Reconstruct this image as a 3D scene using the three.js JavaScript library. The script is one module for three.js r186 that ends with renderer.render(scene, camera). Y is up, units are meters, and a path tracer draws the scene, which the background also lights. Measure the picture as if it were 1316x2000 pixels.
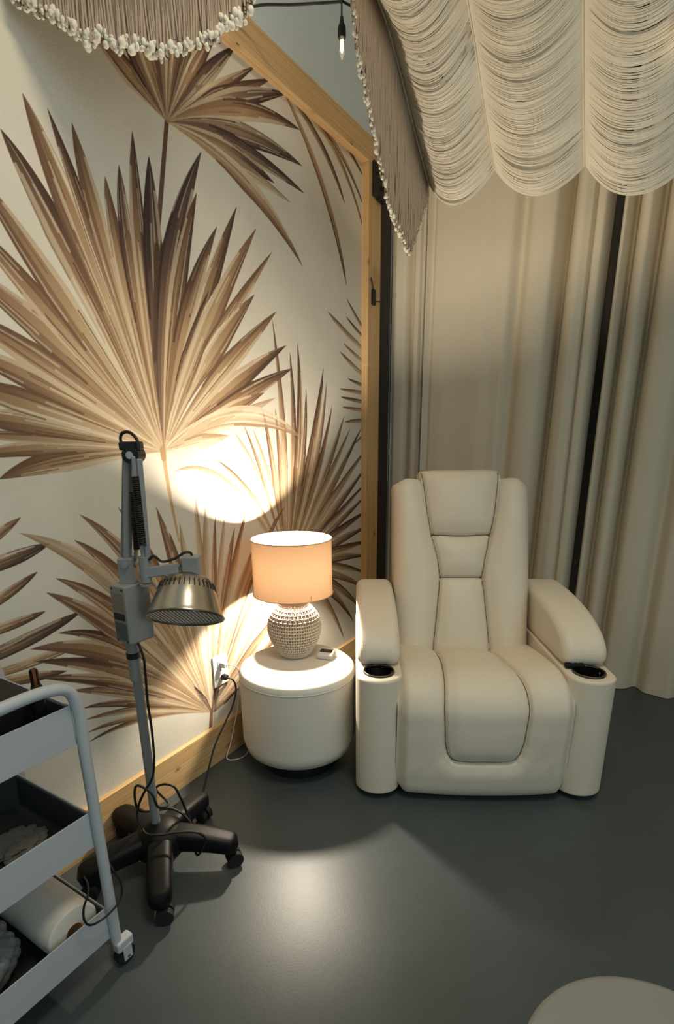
import * as THREE from 'three';
import { RoundedBoxGeometry } from 'three/addons/geometries/RoundedBoxGeometry.js';
import { mergeGeometries, mergeVertices } from 'three/addons/utils/BufferGeometryUtils.js';
import { RectAreaLightUniformsLib } from 'three/addons/lights/RectAreaLightUniformsLib.js';

// ---------- camera, light, exposure ----------
RectAreaLightUniformsLib.init();
const scene = new THREE.Scene();
scene.background = new THREE.Color(0x05070a);
const renderer = new THREE.WebGLRenderer({ antialias: true });
renderer.toneMapping = THREE.LinearToneMapping;
renderer.toneMappingExposure = 0.0365;
renderer.shadowMap.enabled = true;
const D2R = Math.PI / 180;
// the photograph is the upper 2000 rows of a 9:16 frame (1316 x 2340), lens of 1040 pixels
const camera = new THREE.PerspectiveCamera(2 * Math.atan(1170 / 1040) / D2R, 1316 / 2340, 0.02, 30);
camera.setViewOffset(1316, 2340, 0, 0, 1316, 2000);
camera.position.set(1.407, 1.25, 0);
camera.rotation.order = 'YXZ';
camera.rotation.set(-16.9 * D2R, 31.45 * D2R, -0.56 * D2R);
scene.add(camera);

const CEIL = 3.2, TOP = 2.55; // ceiling, and the timber frame under it
const LAMP_POS = [0.226, 0.778, -1.606], LAMP_COLOR = new THREE.Color(1, 0.88, 0.7), LAMP_CD = 104;
const WIN = { z0: -0.75, z1: 1.05, y0: 0.9, y1: 2.85, x: 3.3 }, WIN_COLOR = new THREE.Color(0.64, 0.87, 1), WIN_NITS = 36;
const daylight = new THREE.RectAreaLight(WIN_COLOR, WIN_NITS, WIN.z1 - WIN.z0, WIN.y1 - WIN.y0);
daylight.name = 'window_daylight';
daylight.position.set(WIN.x - 0.012, (WIN.y0 + WIN.y1) / 2, (WIN.z0 + WIN.z1) / 2);
daylight.lookAt(0, (WIN.y0 + WIN.y1) / 2, (WIN.z0 + WIN.z1) / 2);
scene.add(daylight);
// flush ceiling light, above and behind the photographer's view
const CL = { x: 1.4, z: -0.65, size: 0.6 }, CL_COLOR = new THREE.Color(1, 0.85, 0.62), CL_NITS = 560;
const overhead = new THREE.RectAreaLight(CL_COLOR, CL_NITS, CL.size, CL.size);
overhead.name = 'ceiling_light_glow';
overhead.position.set(CL.x, CEIL - 0.062, CL.z); overhead.lookAt(CL.x, 0, CL.z);
scene.add(overhead);

// ---------- helpers ----------
let seed = 12345;
const rnd = () => { seed = (seed * 1664525 + 1013904223) >>> 0; return seed / 4294967296; };
const rr = (a, b) => a + (b - a) * rnd();
const V3 = (x, y, z) => new THREE.Vector3(x, y, z);
const lerp = (a, b, t) => a + (b - a) * t;
const clamp = (x, a, b) => Math.min(b, Math.max(a, x));
const smooth = (x, a, b) => { const t = clamp((x - a) / (b - a), 0, 1); return t * t * (3 - 2 * t); };
function interp(pts, x) { // piecewise linear through [x, y] pairs
  if (x <= pts[0][0]) return pts[0][1];
  for (let i = 1; i < pts.length; i++) if (x <= pts[i][0]) return lerp(pts[i - 1][1], pts[i][1], (x - pts[i - 1][0]) / (pts[i][0] - pts[i - 1][0]));
  return pts[pts.length - 1][1];
}
const taken = new Map();
function numbered(name) { const n = taken.get(name) || 0; taken.set(name, n + 1); return n ? name + '_' + String(n).padStart(3, '0') : name; }
function tag(o, label, category, group) { o.userData.label = label; o.userData.category = category; if (group) o.userData.group = group; return o; }
function thing(name, label, category, [x, y, z] = [0, 0, 0], turn = 0, group) {
  const o = new THREE.Group(); o.name = numbered(name); scene.add(o); o.position.set(x, y, z); o.rotation.y = turn;
  return tag(o, label, category, group);
}
function clean(g) { // the attributes that merge well
  let r = g.index ? g.toNonIndexed() : g;
  for (const k of Object.keys(r.attributes)) if (!['position', 'normal', 'uv'].includes(k)) r.deleteAttribute(k);
  if (!r.attributes.uv) r.setAttribute('uv', new THREE.BufferAttribute(new Float32Array(r.attributes.position.count * 2), 2));
  if (!r.attributes.normal) r.computeVertexNormals();
  return r;
}
const merge = (gs) => gs.length === 1 ? gs[0] : mergeGeometries(gs.map(clean));
function part(name, gs, material, parent, label) {
  const m = new THREE.Mesh(Array.isArray(gs) ? merge(gs) : gs, material);
  m.name = parent === scene ? numbered(name) : name; m.castShadow = m.receiveShadow = true; parent.add(m);
  if (label) m.userData.label = label;
  return m;
}
function struct(name, gs, material) { const m = part(name, gs, material, scene); m.userData.kind = 'structure'; return m; }
function boxMM(x0, x1, y0, y1, z0, z1) { // box between limits, uv in metres
  const g = new THREE.BoxGeometry(x1 - x0, y1 - y0, z1 - z0); g.translate((x0 + x1) / 2, (y0 + y1) / 2, (z0 + z1) / 2); metreUV(g); return g;
}
function metreUV(g) { // uv in metres from the dominant axis of each face
  const p = g.attributes.position, n = g.attributes.normal, uv = new Float32Array(p.count * 2);
  for (let i = 0; i < p.count; i++) {
    const ax = Math.abs(n.getX(i)), ay = Math.abs(n.getY(i)), az = Math.abs(n.getZ(i));
    const [u, v] = ax >= ay && ax >= az ? [p.getZ(i), p.getY(i)] : ay >= az ? [p.getX(i), p.getZ(i)] : [p.getX(i), p.getY(i)];
    uv[i * 2] = u; uv[i * 2 + 1] = v;
  }
  g.setAttribute('uv', new THREE.BufferAttribute(uv, 2)); return g;
}
function rbox(w, h, d, r, x = 0, y = 0, z = 0, seg = 3) { const g = new RoundedBoxGeometry(w, h, d, seg, r); g.translate(x, y, z); return g; }
function cyl(r0, r1, h, x = 0, y = 0, z = 0, n = 24) { const g = new THREE.CylinderGeometry(r1, r0, h, n); g.translate(x, y + h / 2, z); return g; }
function rod(a, b, r, n = 10) { // straight bar between two points
  const A = V3(...a), B = V3(...b), L = A.distanceTo(B), g = new THREE.CylinderGeometry(r, r, L, n);
  g.applyQuaternion(new THREE.Quaternion().setFromUnitVectors(V3(0, 1, 0), B.clone().sub(A).normalize()));
  g.translate((A.x + B.x) / 2, (A.y + B.y) / 2, (A.z + B.z) / 2); return g;
}
function bar(a, b, w, d, bevel = 0.003, spin = 0) { // rounded rectangular bar between two points
  const A = V3(...a), B = V3(...b), L = A.distanceTo(B), g = new RoundedBoxGeometry(w, L, d, 2, bevel); g.rotateY(spin);
  g.applyQuaternion(new THREE.Quaternion().setFromUnitVectors(V3(0, 1, 0), B.clone().sub(A).normalize()));
  g.translate((A.x + B.x) / 2, (A.y + B.y) / 2, (A.z + B.z) / 2); return g;
}
const tube = (pts, r, seg = 40, n = 8, closed = false) => new THREE.TubeGeometry(new THREE.CatmullRomCurve3(pts.map((p) => V3(...p)), closed, 'centripetal'), seg, r, n, closed);
const lathe = (pts, n = 40) => new THREE.LatheGeometry(pts.map(([x, y]) => new THREE.Vector2(x, y)), n);
function helix(a, b, R, turns, r) {
  const A = V3(...a), B = V3(...b), dir = B.clone().sub(A).normalize(), s = V3(0, 0, 1).cross(dir).normalize(), t = dir.clone().cross(s), pts = [];
  const N = turns * 9;
  for (let i = 0; i <= N; i++) { const q = i / N, an = q * turns * 2 * Math.PI; pts.push(A.clone().lerp(B, q).addScaledVector(s, R * Math.cos(an)).addScaledVector(t, R * Math.sin(an))); }
  return new THREE.TubeGeometry(new THREE.CatmullRomCurve3(pts), N, r, 4);
}
function grid(nu, nv, f, keep) { // surface from f(u, v), u and v in 0..1; keep(u, v) chooses the cells
  const pos = [], uv = [], idx = [];
  for (let j = 0; j <= nv; j++) for (let i = 0; i <= nu; i++) { const p = f(i / nu, j / nv); pos.push(p[0], p[1], p[2]); uv.push(p[3] ?? i / nu, p[4] ?? j / nv); }
  for (let j = 0; j < nv; j++) for (let i = 0; i < nu; i++) {
    const a = j * (nu + 1) + i, b = a + 1, c = a + nu + 1, d = c + 1;
    idx.push(a, b, d, a, d, c);
  }
  const g = new THREE.BufferGeometry();
  g.setAttribute('position', new THREE.Float32BufferAttribute(pos, 3)); g.setAttribute('uv', new THREE.Float32BufferAttribute(uv, 2)); g.setIndex(idx); g.computeVertexNormals();
  if (keep) { const out = []; for (let k = 0; k < idx.length; k += 6) { const cell = k / 6, i = cell % nu, j = Math.floor(cell / nu); if (keep((i + 0.5) / nu, (j + 0.5) / nv)) for (let m = 0; m < 6; m++) out.push(idx[k + m]); } g.setIndex(out); }
  return g;
}
function profileExtrude(pts, depth, bevel, seg = 3) { // pts in x, y; extruded along z, centred
  const g = new THREE.ExtrudeGeometry(new THREE.Shape(pts.map(([x, y]) => new THREE.Vector2(x, y))), { depth: depth - 2 * bevel, bevelEnabled: true, bevelThickness: bevel, bevelSize: bevel, bevelOffset: -bevel, bevelSegments: seg, curveSegments: 10 });
  g.translate(0, 0, -(depth - 2 * bevel) / 2); return g;
}
const curvePts = (pts, n) => new THREE.CatmullRomCurve3(pts.map(([x, y]) => V3(x, y, 0)), false, 'centripetal').getPoints(n).map((p) => [p.x, p.y]);

// value noise, tiling
function noiseTile(size, cells, s0) {
  let s = s0; const r = () => { s = (s * 1664525 + 1013904223) >>> 0; return s / 4294967296; };
  const g = Array.from({ length: cells * cells }, r), out = new Float32Array(size * size);
  for (let y = 0; y < size; y++) for (let x = 0; x < size; x++) {
    const fx = x / size * cells, fy = y / size * cells, x0 = Math.floor(fx), y0 = Math.floor(fy), tx = fx - x0, ty = fy - y0, sx = tx * tx * (3 - 2 * tx), sy = ty * ty * (3 - 2 * ty);
    const G = (i, j) => g[(j % cells) * cells + (i % cells)];
    out[y * size + x] = lerp(lerp(G(x0, y0), G(x0 + 1, y0), sx), lerp(G(x0, y0 + 1), G(x0 + 1, y0 + 1), sx), sy);
  }
  return out;
}
function dataTex(size, f, srgb, repeat = 1) {
  const d = new Uint8Array(size * size * 4);
  for (let i = 0; i < size * size; i++) { const c = f(i % size, Math.floor(i / size), i); d[i * 4] = c[0]; d[i * 4 + 1] = c[1]; d[i * 4 + 2] = c[2]; d[i * 4 + 3] = 255; }
  const t = new THREE.DataTexture(d, size, size); t.wrapS = t.wrapT = THREE.RepeatWrapping; t.magFilter = THREE.LinearFilter; t.repeat.set(repeat, repeat);
  if (srgb) t.colorSpace = THREE.SRGBColorSpace; t.needsUpdate = true; return t;
}
const n8 = noiseTile(256, 8, 3), n32 = noiseTile(256, 32, 5), n64 = noiseTile(256, 64, 7), n128 = noiseTile(256, 128, 9);
const grainTex = (rep) => dataTex(256, (x, y, i) => { const v = 255 * (0.5 * n128[i] + 0.3 * n64[i] + 0.2 * n32[i]); return [v, v, v]; }, false, rep);

// ---------- materials ----------
const std = (o) => new THREE.MeshStandardMaterial(o), phys = (o) => new THREE.MeshPhysicalMaterial(o);
const leatherBump = grainTex(6), plasterBump = grainTex(3);
const M = {
  floor: phys({ color: 0xffffff, map: dataTex(256, (x, y, i) => { const v = 0.6 * n8[i] + 0.25 * n32[i] + 0.15 * n128[i], k = 0.92 + 0.16 * v; return [69 * k, 77 * k, 79 * k]; }, true, 0.7), roughness: 0.4, bumpMap: grainTex(4), bumpScale: 0.00012, specularIntensity: 0.9 }),
  plaster: std({ color: 0xe0eaee, roughness: 0.92, bumpMap: plasterBump, bumpScale: 0.0006 }),
  backWall: std({ color: 0x7d7a74, roughness: 0.92 }), shadeStrip: std({ color: 0x2c2420, roughness: 0.7 }),  // dark colours standing in for shade: behind the curtain gap, beside the post
  ceiling: std({ color: 0xdfe3e2, roughness: 0.95, bumpMap: plasterBump, bumpScale: 0.0008 }),
  leather: phys({ color: 0xe3d9c6, roughness: 0.52, bumpMap: leatherBump, bumpScale: 0.0004, sheen: 0.15, sheenRoughness: 0.6 }),
  drum: phys({ color: 0xe6dfd2, roughness: 0.45, bumpMap: leatherBump, bumpScale: 0.0003 }),
  curtain: std({ color: 0xe0d4bd, roughness: 0.95, bumpMap: grainTex(8), bumpScale: 0.0005, side: THREE.DoubleSide }),
  string: std({ color: 0xf8efdc, roughness: 1, side: THREE.DoubleSide }),
  yarn: std({ color: 0xb39f8c, roughness: 1 }), yarnPink: std({ color: 0xdcc5ad, roughness: 1 }),
  knot: std({ color: 0xece4d2, roughness: 1 }),
  black: std({ color: 0x0e0f10, roughness: 0.55 }),
  blackGloss: phys({ color: 0x0b0c0d, roughness: 0.5, specularIntensity: 0.45 }),
  rubber: std({ color: 0x141516, roughness: 0.8 }),
  greyEnamel: phys({ color: 0x868989, roughness: 0.42 }),
  cartWhite: phys({ color: 0xb9bec2, roughness: 0.45 }),
  cartInner: std({ color: 0x2b3031, roughness: 0.8 }),
  steel: std({ color: 0xb9b4aa, roughness: 0.24, metalness: 1 }),
  steelDark: std({ color: 0x6d6a66, roughness: 0.3, metalness: 1 }),
  chrome: std({ color: 0xd8d8d6, roughness: 0.12, metalness: 1 }),
  copper: std({ color: 0xb0764c, roughness: 0.35, metalness: 0.9 }),
  whitePlastic: phys({ color: 0xe9e6df, roughness: 0.38 }),
  lcd: std({ color: 0x38352e, roughness: 0.2 }),
  rattan: std({ color: 0xf5e8d2, roughness: 0.8 }),
  rattanCore: std({ color: 0xd2b48e, roughness: 0.9 }),
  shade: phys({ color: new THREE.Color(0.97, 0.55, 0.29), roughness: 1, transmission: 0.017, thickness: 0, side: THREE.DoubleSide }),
  seam: std({ color: 0x6b5a48, roughness: 0.9 }),  // stitching, with the shade of the grooves put into its brown
  shadeTrim: std({ color: 0xd8b888, roughness: 0.9 }),
  marbleTop: phys({ color: 0x868783, roughness: 0.22, clearcoat: 0.4, clearcoatRoughness: 0.12 }),
  stickerGrey: std({ color: 0x7d7468, roughness: 0.6 }), stickerTeal: std({ color: 0x4a5556, roughness: 0.6 }),
  greyCloth: std({ color: 0x77756e, roughness: 0.95 }),
  paper: std({ color: 0xdcd7cc, roughness: 0.9 }),
  glass: phys({ color: 0xffffff, roughness: 0.02, transmission: 1, thickness: 0, ior: 1.45 }),
  alu: std({ color: 0xc8c9c8, roughness: 0.4, metalness: 0.7 }),
};
function woodTex(s0, knots) {
  const c = document.createElement('canvas'); c.width = 2048; c.height = 256; const x = c.getContext('2d');
  let s = s0; const r = () => { s = (s * 1664525 + 1013904223) >>> 0; return s / 4294967296; };
  x.fillStyle = '#dcb682'; x.fillRect(0, 0, 2048, 256);
  for (let i = 0; i < 260; i++) { // long grain lines
    const y0 = r() * 256, a = 0.05 + 0.12 * r(), w = 0.6 + 3 * r(); x.strokeStyle = r() < 0.6 ? `rgba(128,82,40,${a})` : `rgba(232,196,140,${a})`; x.lineWidth = w; x.beginPath(); x.moveTo(-10, y0);
    const ph = r() * 6, am = 2 + 5 * r(); for (let k = 0; k <= 2060; k += 40) x.lineTo(k, y0 + am * Math.sin(k / 310 + ph) + am * 0.5 * Math.sin(k / 120 + ph * 2)); x.stroke();
  }
  for (let i = 0; i < knots; i++) {
    const kx = (i + 0.2 + 0.6 * r()) * 2048 / knots, ky = 50 + 156 * r(), R = 5 + 7 * r();
    for (let q = 6; q >= 1; q--) { x.strokeStyle = `rgba(110,64,30,${0.10 + 0.03 * (6 - q)})`; x.lineWidth = 3; x.beginPath(); x.ellipse(kx, ky, R * (1 + q * 0.55), R * (0.6 + q * 0.28), 0.1, 0, 7); x.stroke(); }
    x.fillStyle = 'rgba(70,38,18,0.85)'; x.beginPath(); x.ellipse(kx, ky, R, R * 0.6, 0.1, 0, 7); x.fill();
  }
  const t = new THREE.CanvasTexture(c); t.colorSpace = THREE.SRGBColorSpace; t.wrapS = t.wrapT = THREE.RepeatWrapping; return t;
}
function woodBox(x0, x1, y0, y1, z0, z1, axis, scale = 1.6, across = 0.2) { // box whose uv runs along the timber
  const g = boxMM(x0, x1, y0, y1, z0, z1), p = g.attributes.position, n = g.attributes.normal, uv = g.attributes.uv;
  for (let i = 0; i < p.count; i++) {
    const P = [p.getX(i), p.getY(i), p.getZ(i)], along = P[axis], o = [0, 1, 2].filter((k) => k !== axis && Math.abs([n.getX(i), n.getY(i), n.getZ(i)][k]) < 0.5)[0] ?? (axis + 1) % 3;
    uv.setXY(i, along / scale, P[o] / across);
  }
  return g;
}
M.wood1 = std({ map: woodTex(11, 5), roughness: 0.6 });
M.wood2 = std({ map: woodTex(23, 7), roughness: 0.6 });
M.wood3 = std({ map: woodTex(37, 6), roughness: 0.6 });

// ---------- the printed palm mural (wallpaper print, in millimetres along the wall and up it) ----------
const MURAL = { a0: -350, a1: 2760, y0: 150, y1: 2550 };
const FANS = [
  { hub: [1236, 1211], blades: [[928,1204,712,1159,26,1], [873,1231,622,1207,26,1], [877,1252,612,1263,26,1], [881,1278,613,1317,26,1], [888,1319,627,1387,26,1], [911,1366,642,1466,28,1], [918,1411,667,1540,28,1], [930,1480,696,1635,28,1], [939,1530,735,1733,28,1], [962,1582,784,1824,28,1], [1006,1674,858,1925,30,2], [1043,1718,925,2019,30,1], [1087,1704,984,2015,26,2], [1112,1710,1047,2011,36,1], [1157,1668,1129,1925,20,1], [1188,1674,1179,1968,22,2], [1221,1708,1237,2067,22,2], [1266,1690,1288,2027,30,3], [1273,1565,1306,1824,20,2], [1317,1700,1504,2114,34,3], [1339,1647,1470,1994,26,2], [1367,1593,1555,1925,26,2], [1429,1602,1660,2013,26,2], [1358,1486,1495,1725,14,2], [1463,1591,1761,1975,30,1], [1475,1530,1849,1922,26,1], [1464,1496,1734,1758,28,1], [1518,1460,1864,1723,28,1], [1545,1411,1921,1609,28,2], [1567,1368,1958,1526,26,2], [1496,1322,1764,1420,22,1], [1506,1296,1835,1405,22,0], [1620,1331,2011,1249,30,0], [1386,1236,1546,1259,20,0]] },
  { hub: [1369, 2139], blades: [[1228,2206,1103,2260,30,2], [1276,2250,1197,2349,30,3], [1314,2279,1273,2400,30,2], [1368,2315,1366,2460,30,3], [1414,2337,1453,2496,30,2], [1463,2336,1544,2496,28,3], [1503,2330,1633,2504,28,2], [1546,2324,1701,2473,26,3], [1576,2298,1796,2462,24,2], [1611,2300,1886,2467,24,2], [1661,2314,1984,2467,26,3], [1711,2306,2058,2384,24,2], [1704,2240,2066,2271,26,3], [1674,2193,2080,2183,28,3], [1622,2166,1882,2154,22,3], [1669,2140,1983,2123,20,0], [1724,2102,2056,1919,32,1]] },
  { hub: [1935, 2480], blades: [[2226,2244,2410,1923,28,2], [2203,2395,2399,2243,22,3], [2263,2435,2478,2294,20,2], [2284,2487,2579,2396,18,2], [2304,2441,2585,2272,16,2], [2323,2404,2586,2167,16,1], [2306,2548,2648,2520,20,1]] },
  { hub: [1871, 684], blades: [[1682,994,1477,1174,16,1], [1679,963,1490,1117,12,0], [1735,1040,1577,1272,18,0], [1758,1038,1632,1298,16,1], [1785,1036,1684,1285,16,0], [1821,1054,1750,1359,18,1], [1880,1240,1836,1691,16,1], [1857,1051,1832,1366,16,1], [1947,1197,1944,1587,18,2], [1989,1196,2001,1630,22,2], [2004,1107,2057,1454,18,2], [2075,1149,2200,1550,24,2], [2103,1102,2225,1494,18,1], [2114,1054,2271,1396,18,2], [2157,1028,2385,1351,20,1], [2178,1002,2440,1291,20,1], [2224,985,2558,1297,20,2], [2247,946,2615,1193,20,1], [2260,894,2623,1100,20,2], [2269,855,2624,1018,18,3], [2268,816,2625,949,18,2], [2267,778,2638,863,18,3], [2266,733,2639,772,18,2], [2265,691,2641,687,18,2], [2264,659,2630,603,18,2], [2263,619,2631,497,18,2], [2263,579,2608,411,18,1], [2251,527,2566,299,18,2], [2211,509,2476,248,18,2], [2152,483,2372,180,18,1], [1552,1066,1271,1146,12,0]] },
  { hub: [1344, 215], blades: [[1053,334,827,360,14,2], [1055,347,825,393,18,1], [1057,366,829,437,20,1], [1061,389,826,478,20,2], [1054,419,797,548,22,1], [1048,453,706,628,24,2], [1034,500,717,671,24,2], [1022,559,710,710,26,1], [1045,578,792,729,22,2], [1031,619,779,852,24,1], [1056,655,812,884,24,1], [1068,739,738,1022,28,0], [1105,711,883,979,22,1], [1151,735,911,1048,24,1], [1194,723,1038,1055,20,1], [1262,705,1180,1039,22,1], [1276,663,1224,949,18,1], [1301,656,1272,977,20,0], [1350,682,1354,1065,18,0], [1373,676,1400,1033,18,0], [1397,649,1445,973,18,1], [1426,641,1496,985,18,0], [1441,617,1546,920,18,1], [1481,647,1625,990,18,1], [1495,580,1669,839,18,1], [1527,592,1738,871,18,0], [1589,662,1869,963,18,2], [1578,533,1820,768,18,1], [1606,480,1870,665,18,0], [1598,390,1901,536,18,1], [1592,321,1855,425,16,1], [1538,272,1771,328,16,1], [1305,293,1266,364,9,3], [1384,269,1444,300,10,3], [1425,235,1514,254,9,3], [1371,286,1393,354,8,3]] },
];
// single leaf tips reaching in from leaves beyond the edges
const TIPS = [[2802,1652,2597,1751,2409,1872,14,2], [2744,1629,2477,1700,2241,1788,20,1], [2713,1688,2554,1733,2404,1794,12,2], [2686,1587,2529,1625,2379,1676,14,1], [2728,1510,2529,1566,2345,1637,16,1], [2784,1481,2594,1499,2416,1524,12,2], [2856,1464,2584,1466,2338,1472,14,1], [2778,1413,2557,1423,2352,1436,14,2], [2798,1375,2574,1381,2366,1391,14,1], [2776,1338,2574,1331,2385,1322,16,1], [2767,1319,2620,1272,2477,1214,12,1], [569,941,677,955,809,982,28,3], [550,832,647,861,764,913,20,2], [546,787,646,789,767,801,20,2], [500,718,661,731,873,772,28,3], [523,683,677,674,878,679,20,1], [503,951,613,993,747,1061,24,1], [522,673,645,643,798,611,22,2]];
function muralTexture() {
  const Wp = 2048, Hp = 1580, c = document.createElement('canvas'); c.width = Wp; c.height = Hp;
  const x = c.getContext('2d'), sx = Wp / (MURAL.a1 - MURAL.a0), sy = Hp / (MURAL.y1 - MURAL.y0);
  const X = (a) => (a - MURAL.a0) * sx, Y = (y) => (MURAL.y1 - y) * sy;
  let s = 77; const r = () => { s = (s * 1664525 + 1013904223) >>> 0; return s / 4294967296; };
  x.fillStyle = '#ddd6c6'; x.fillRect(0, 0, Wp, Hp);
  for (let i = 0; i < 900; i++) { x.fillStyle = r() < 0.5 ? 'rgba(246,240,228,0.05)' : 'rgba(196,186,168,0.05)'; x.beginPath(); x.ellipse(r() * Wp, r() * Hp, 10 + 60 * r(), 10 + 40 * r(), r() * 3, 0, 7); x.fill(); }
  const at = (h, m, t, q) => { // quadratic curve through hub, middle and tip
    const cx = 2 * m[0] - 0.5 * (h[0] + t[0]), cy = 2 * m[1] - 0.5 * (h[1] + t[1]), u = 1 - q;
    return [u * u * h[0] + 2 * u * q * cx + q * q * t[0], u * u * h[1] + 2 * u * q * cy + q * q * t[1]];
  };
  const TONES = [['#cdb99c', '#b79d7c', '#98795a'], ['#bda27e', '#997857', '#6a4d39'], ['#ab8b67', '#7c5a40', '#463126'], ['#8c6f55', '#584136', '#332621']];
  function strip(h, m, t, w, wf, lo, hi, side0, side1, fill) { // a band of the blade between two sides
    const A = [], B = [];
    for (let k = 0; k <= 26; k++) {
      const q = lerp(lo, hi, k / 26), p = at(h, m, t, q), p2 = at(h, m, t, Math.min(1, q + 0.01)), p1 = at(h, m, t, Math.max(0, q - 0.01));
      let dx = p2[0] - p1[0], dy = p2[1] - p1[1]; const L = Math.hypot(dx, dy) || 1; dx /= L; dy /= L; const ww = w * wf(q);
      A.push([p[0] - dy * ww * side0, p[1] + dx * ww * side0]); B.push([p[0] - dy * ww * side1, p[1] + dx * ww * side1]);
    }
    x.fillStyle = fill; x.beginPath(); A.forEach((p, i) => x[i ? 'lineTo' : 'moveTo'](X(p[0]), Y(p[1]))); B.reverse().forEach((p) => x.lineTo(X(p[0]), Y(p[1]))); x.closePath(); x.fill();
  }
  const shape = (q) => Math.pow(clamp(q, 0, 1), 0.55) * Math.pow(Math.max(0, 1 - Math.pow(q, 3.2)), 0.9) + 0.02;
  function grad(h, t, stops) { const g = x.createLinearGradient(X(h[0]), Y(h[1]), X(t[0]), Y(t[1])); stops.forEach(([o, cc]) => g.addColorStop(o, cc)); return g; }
  const hexA = (hex, a) => { const v = parseInt(hex.slice(1), 16); return `rgba(${v >> 16},${(v >> 8) & 255},${v & 255},${a})`; };
  function fan(F, web) { // pleated segments that touch up to web (share of their length) and part towards the tips
    const h = F.hub, n = F.blades.length, P = (b, q) => at(h, [b[0], b[1]], [b[2], b[3]], q);
    const gap = (i, q) => { const p = P(F.blades[i], q), d = []; for (const j of [i - 1, i + 1]) if (F.blades[j]) { const o = P(F.blades[j], q); d.push(Math.hypot(o[0] - p[0], o[1] - p[1])); } return Math.min(Math.max(...d), Math.min(...d) * 1.5); };
    F.blades.forEach((b, i) => {
      const m = [b[0], b[1]], t = [b[2], b[3]], T = TONES[b[5]], al = b[5] === 0 ? 0.62 : 0.94, q0 = web ? web * (0.85 + 0.3 * r()) : 0.4;
      const cap = b[4] * 1.5, w0 = web ? Math.min(gap(i, q0), cap * 1.6) : b[4] * 1.9;
      const prof = (q) => web ? (q < q0 ? Math.min(gap(i, q), w0 * (0.25 + 0.75 * q / q0) + 4) / w0 : 1) * Math.pow(Math.max(0, 1 - Math.pow(clamp((q - q0 * 0.7) / (1 - q0 * 0.7), 0, 1), 1.9)), 0.95) + 0.01 : shape(q);
      strip(h, m, t, w0, prof, 0, 1, -0.56, 0.56, grad(h, t, [[0, hexA(T[0], al * 0.85)], [0.5, hexA(T[0], al)], [0.78, hexA(T[1], al)], [1, hexA(T[2], al)]]));
      const side = i % 2 ? 1 : -1;
      strip(h, m, t, w0, prof, 0.06, 1, side * 0.12, side * 0.56, grad(h, t, [[0, hexA(T[1], 0.35)], [0.5, hexA(T[1], al * 0.7)], [0.8, hexA(T[2], al * 0.8)], [1, hexA(T[2], al)]]));
      strip(h, m, t, w0, prof, 0.02, 0.86, side * -0.56, side * -0.3, 'rgba(232,216,188,0.55)');
      strip(h, m, t, w0, prof, 0.25 + 0.2 * r(), 1, side * 0.42, side * 0.58, hexA(T[2], 0.75));
      for (let k = 0; k < 8; k++) { // brush streaks
        const o = (r() - 0.5) * 1.0, l0 = r() * 0.75, l1 = Math.min(1, l0 + 0.12 + 0.4 * r()), dark = r() < 0.62;
        strip(h, m, t, w0, prof, l0, l1, o, o + (dark ? 0.07 : 0.1), dark ? hexA(T[2], 0.3 + 0.45 * r()) : 'rgba(240,228,206,0.45)');
      }
    });
  }
  function stem(pts, w0, w1, col) {
    const n = 40, cv = curvePts(pts, n); x.strokeStyle = col; x.lineCap = 'round';
    for (let i = 0; i < n; i++) { x.lineWidth = lerp(w0, w1, i / n) * sx; x.beginPath(); x.moveTo(X(cv[i][0]), Y(cv[i][1])); x.lineTo(X(cv[i + 1][0]), Y(cv[i + 1][1])); x.stroke(); }
  }
  const [A, B, G, C, E] = FANS;
  const extra = []; for (let i = 0; i < 13; i++) { const a = 0.25 + i * 0.2; extra.push([-190 + 250 * Math.cos(a) * 0.8, 1480 + 300 * Math.sin(a), -190 + 480 * Math.cos(a) * 0.75, 1480 + 600 * Math.sin(a), 26, i % 3]); }
  fan({ hub: [-190, 1480], blades: extra.map((b) => [Math.min(b[0], 150), b[1], Math.min(b[2], 260), b[3], b[4], b[5]]) }, 0.55);
  for (const q of TIPS) fan({ hub: [q[0], q[1]], blades: [q.slice(2)] }, 0);
  fan(G, 0); fan(C, 0.5);
  stem([[1231, 1206], [1243, 1066], [1262, 915]], 17, 9, 'rgba(190,160,118,0.95)');
  fan(E, 0.6);
  stem([[1368, 2137], [1325, 1960], [1287, 1803], [1245, 1560], [1212, 1338]], 15, 20, '#5f4636');
  fan(A, 0.62); stem([[1287, 1803], [1262, 1660], [1236, 1480]], 18, 10, 'rgba(84,60,44,0.9)');
  fan(B, 0.5);
  stem([[1344, 225], [1329, 150]], 17, 17, '#7a5c42'); stem([[1231, 1216], [1232, 1190]], 24, 20, 'rgba(176,140,98,0.9)');
  const t = new THREE.CanvasTexture(c); t.colorSpace = THREE.SRGBColorSpace; t.anisotropy = 8; return t;
}
M.mural = std({ map: muralTexture(), roughness: 0.9, bumpMap: plasterBump, bumpScale: 0.0004 });

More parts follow.
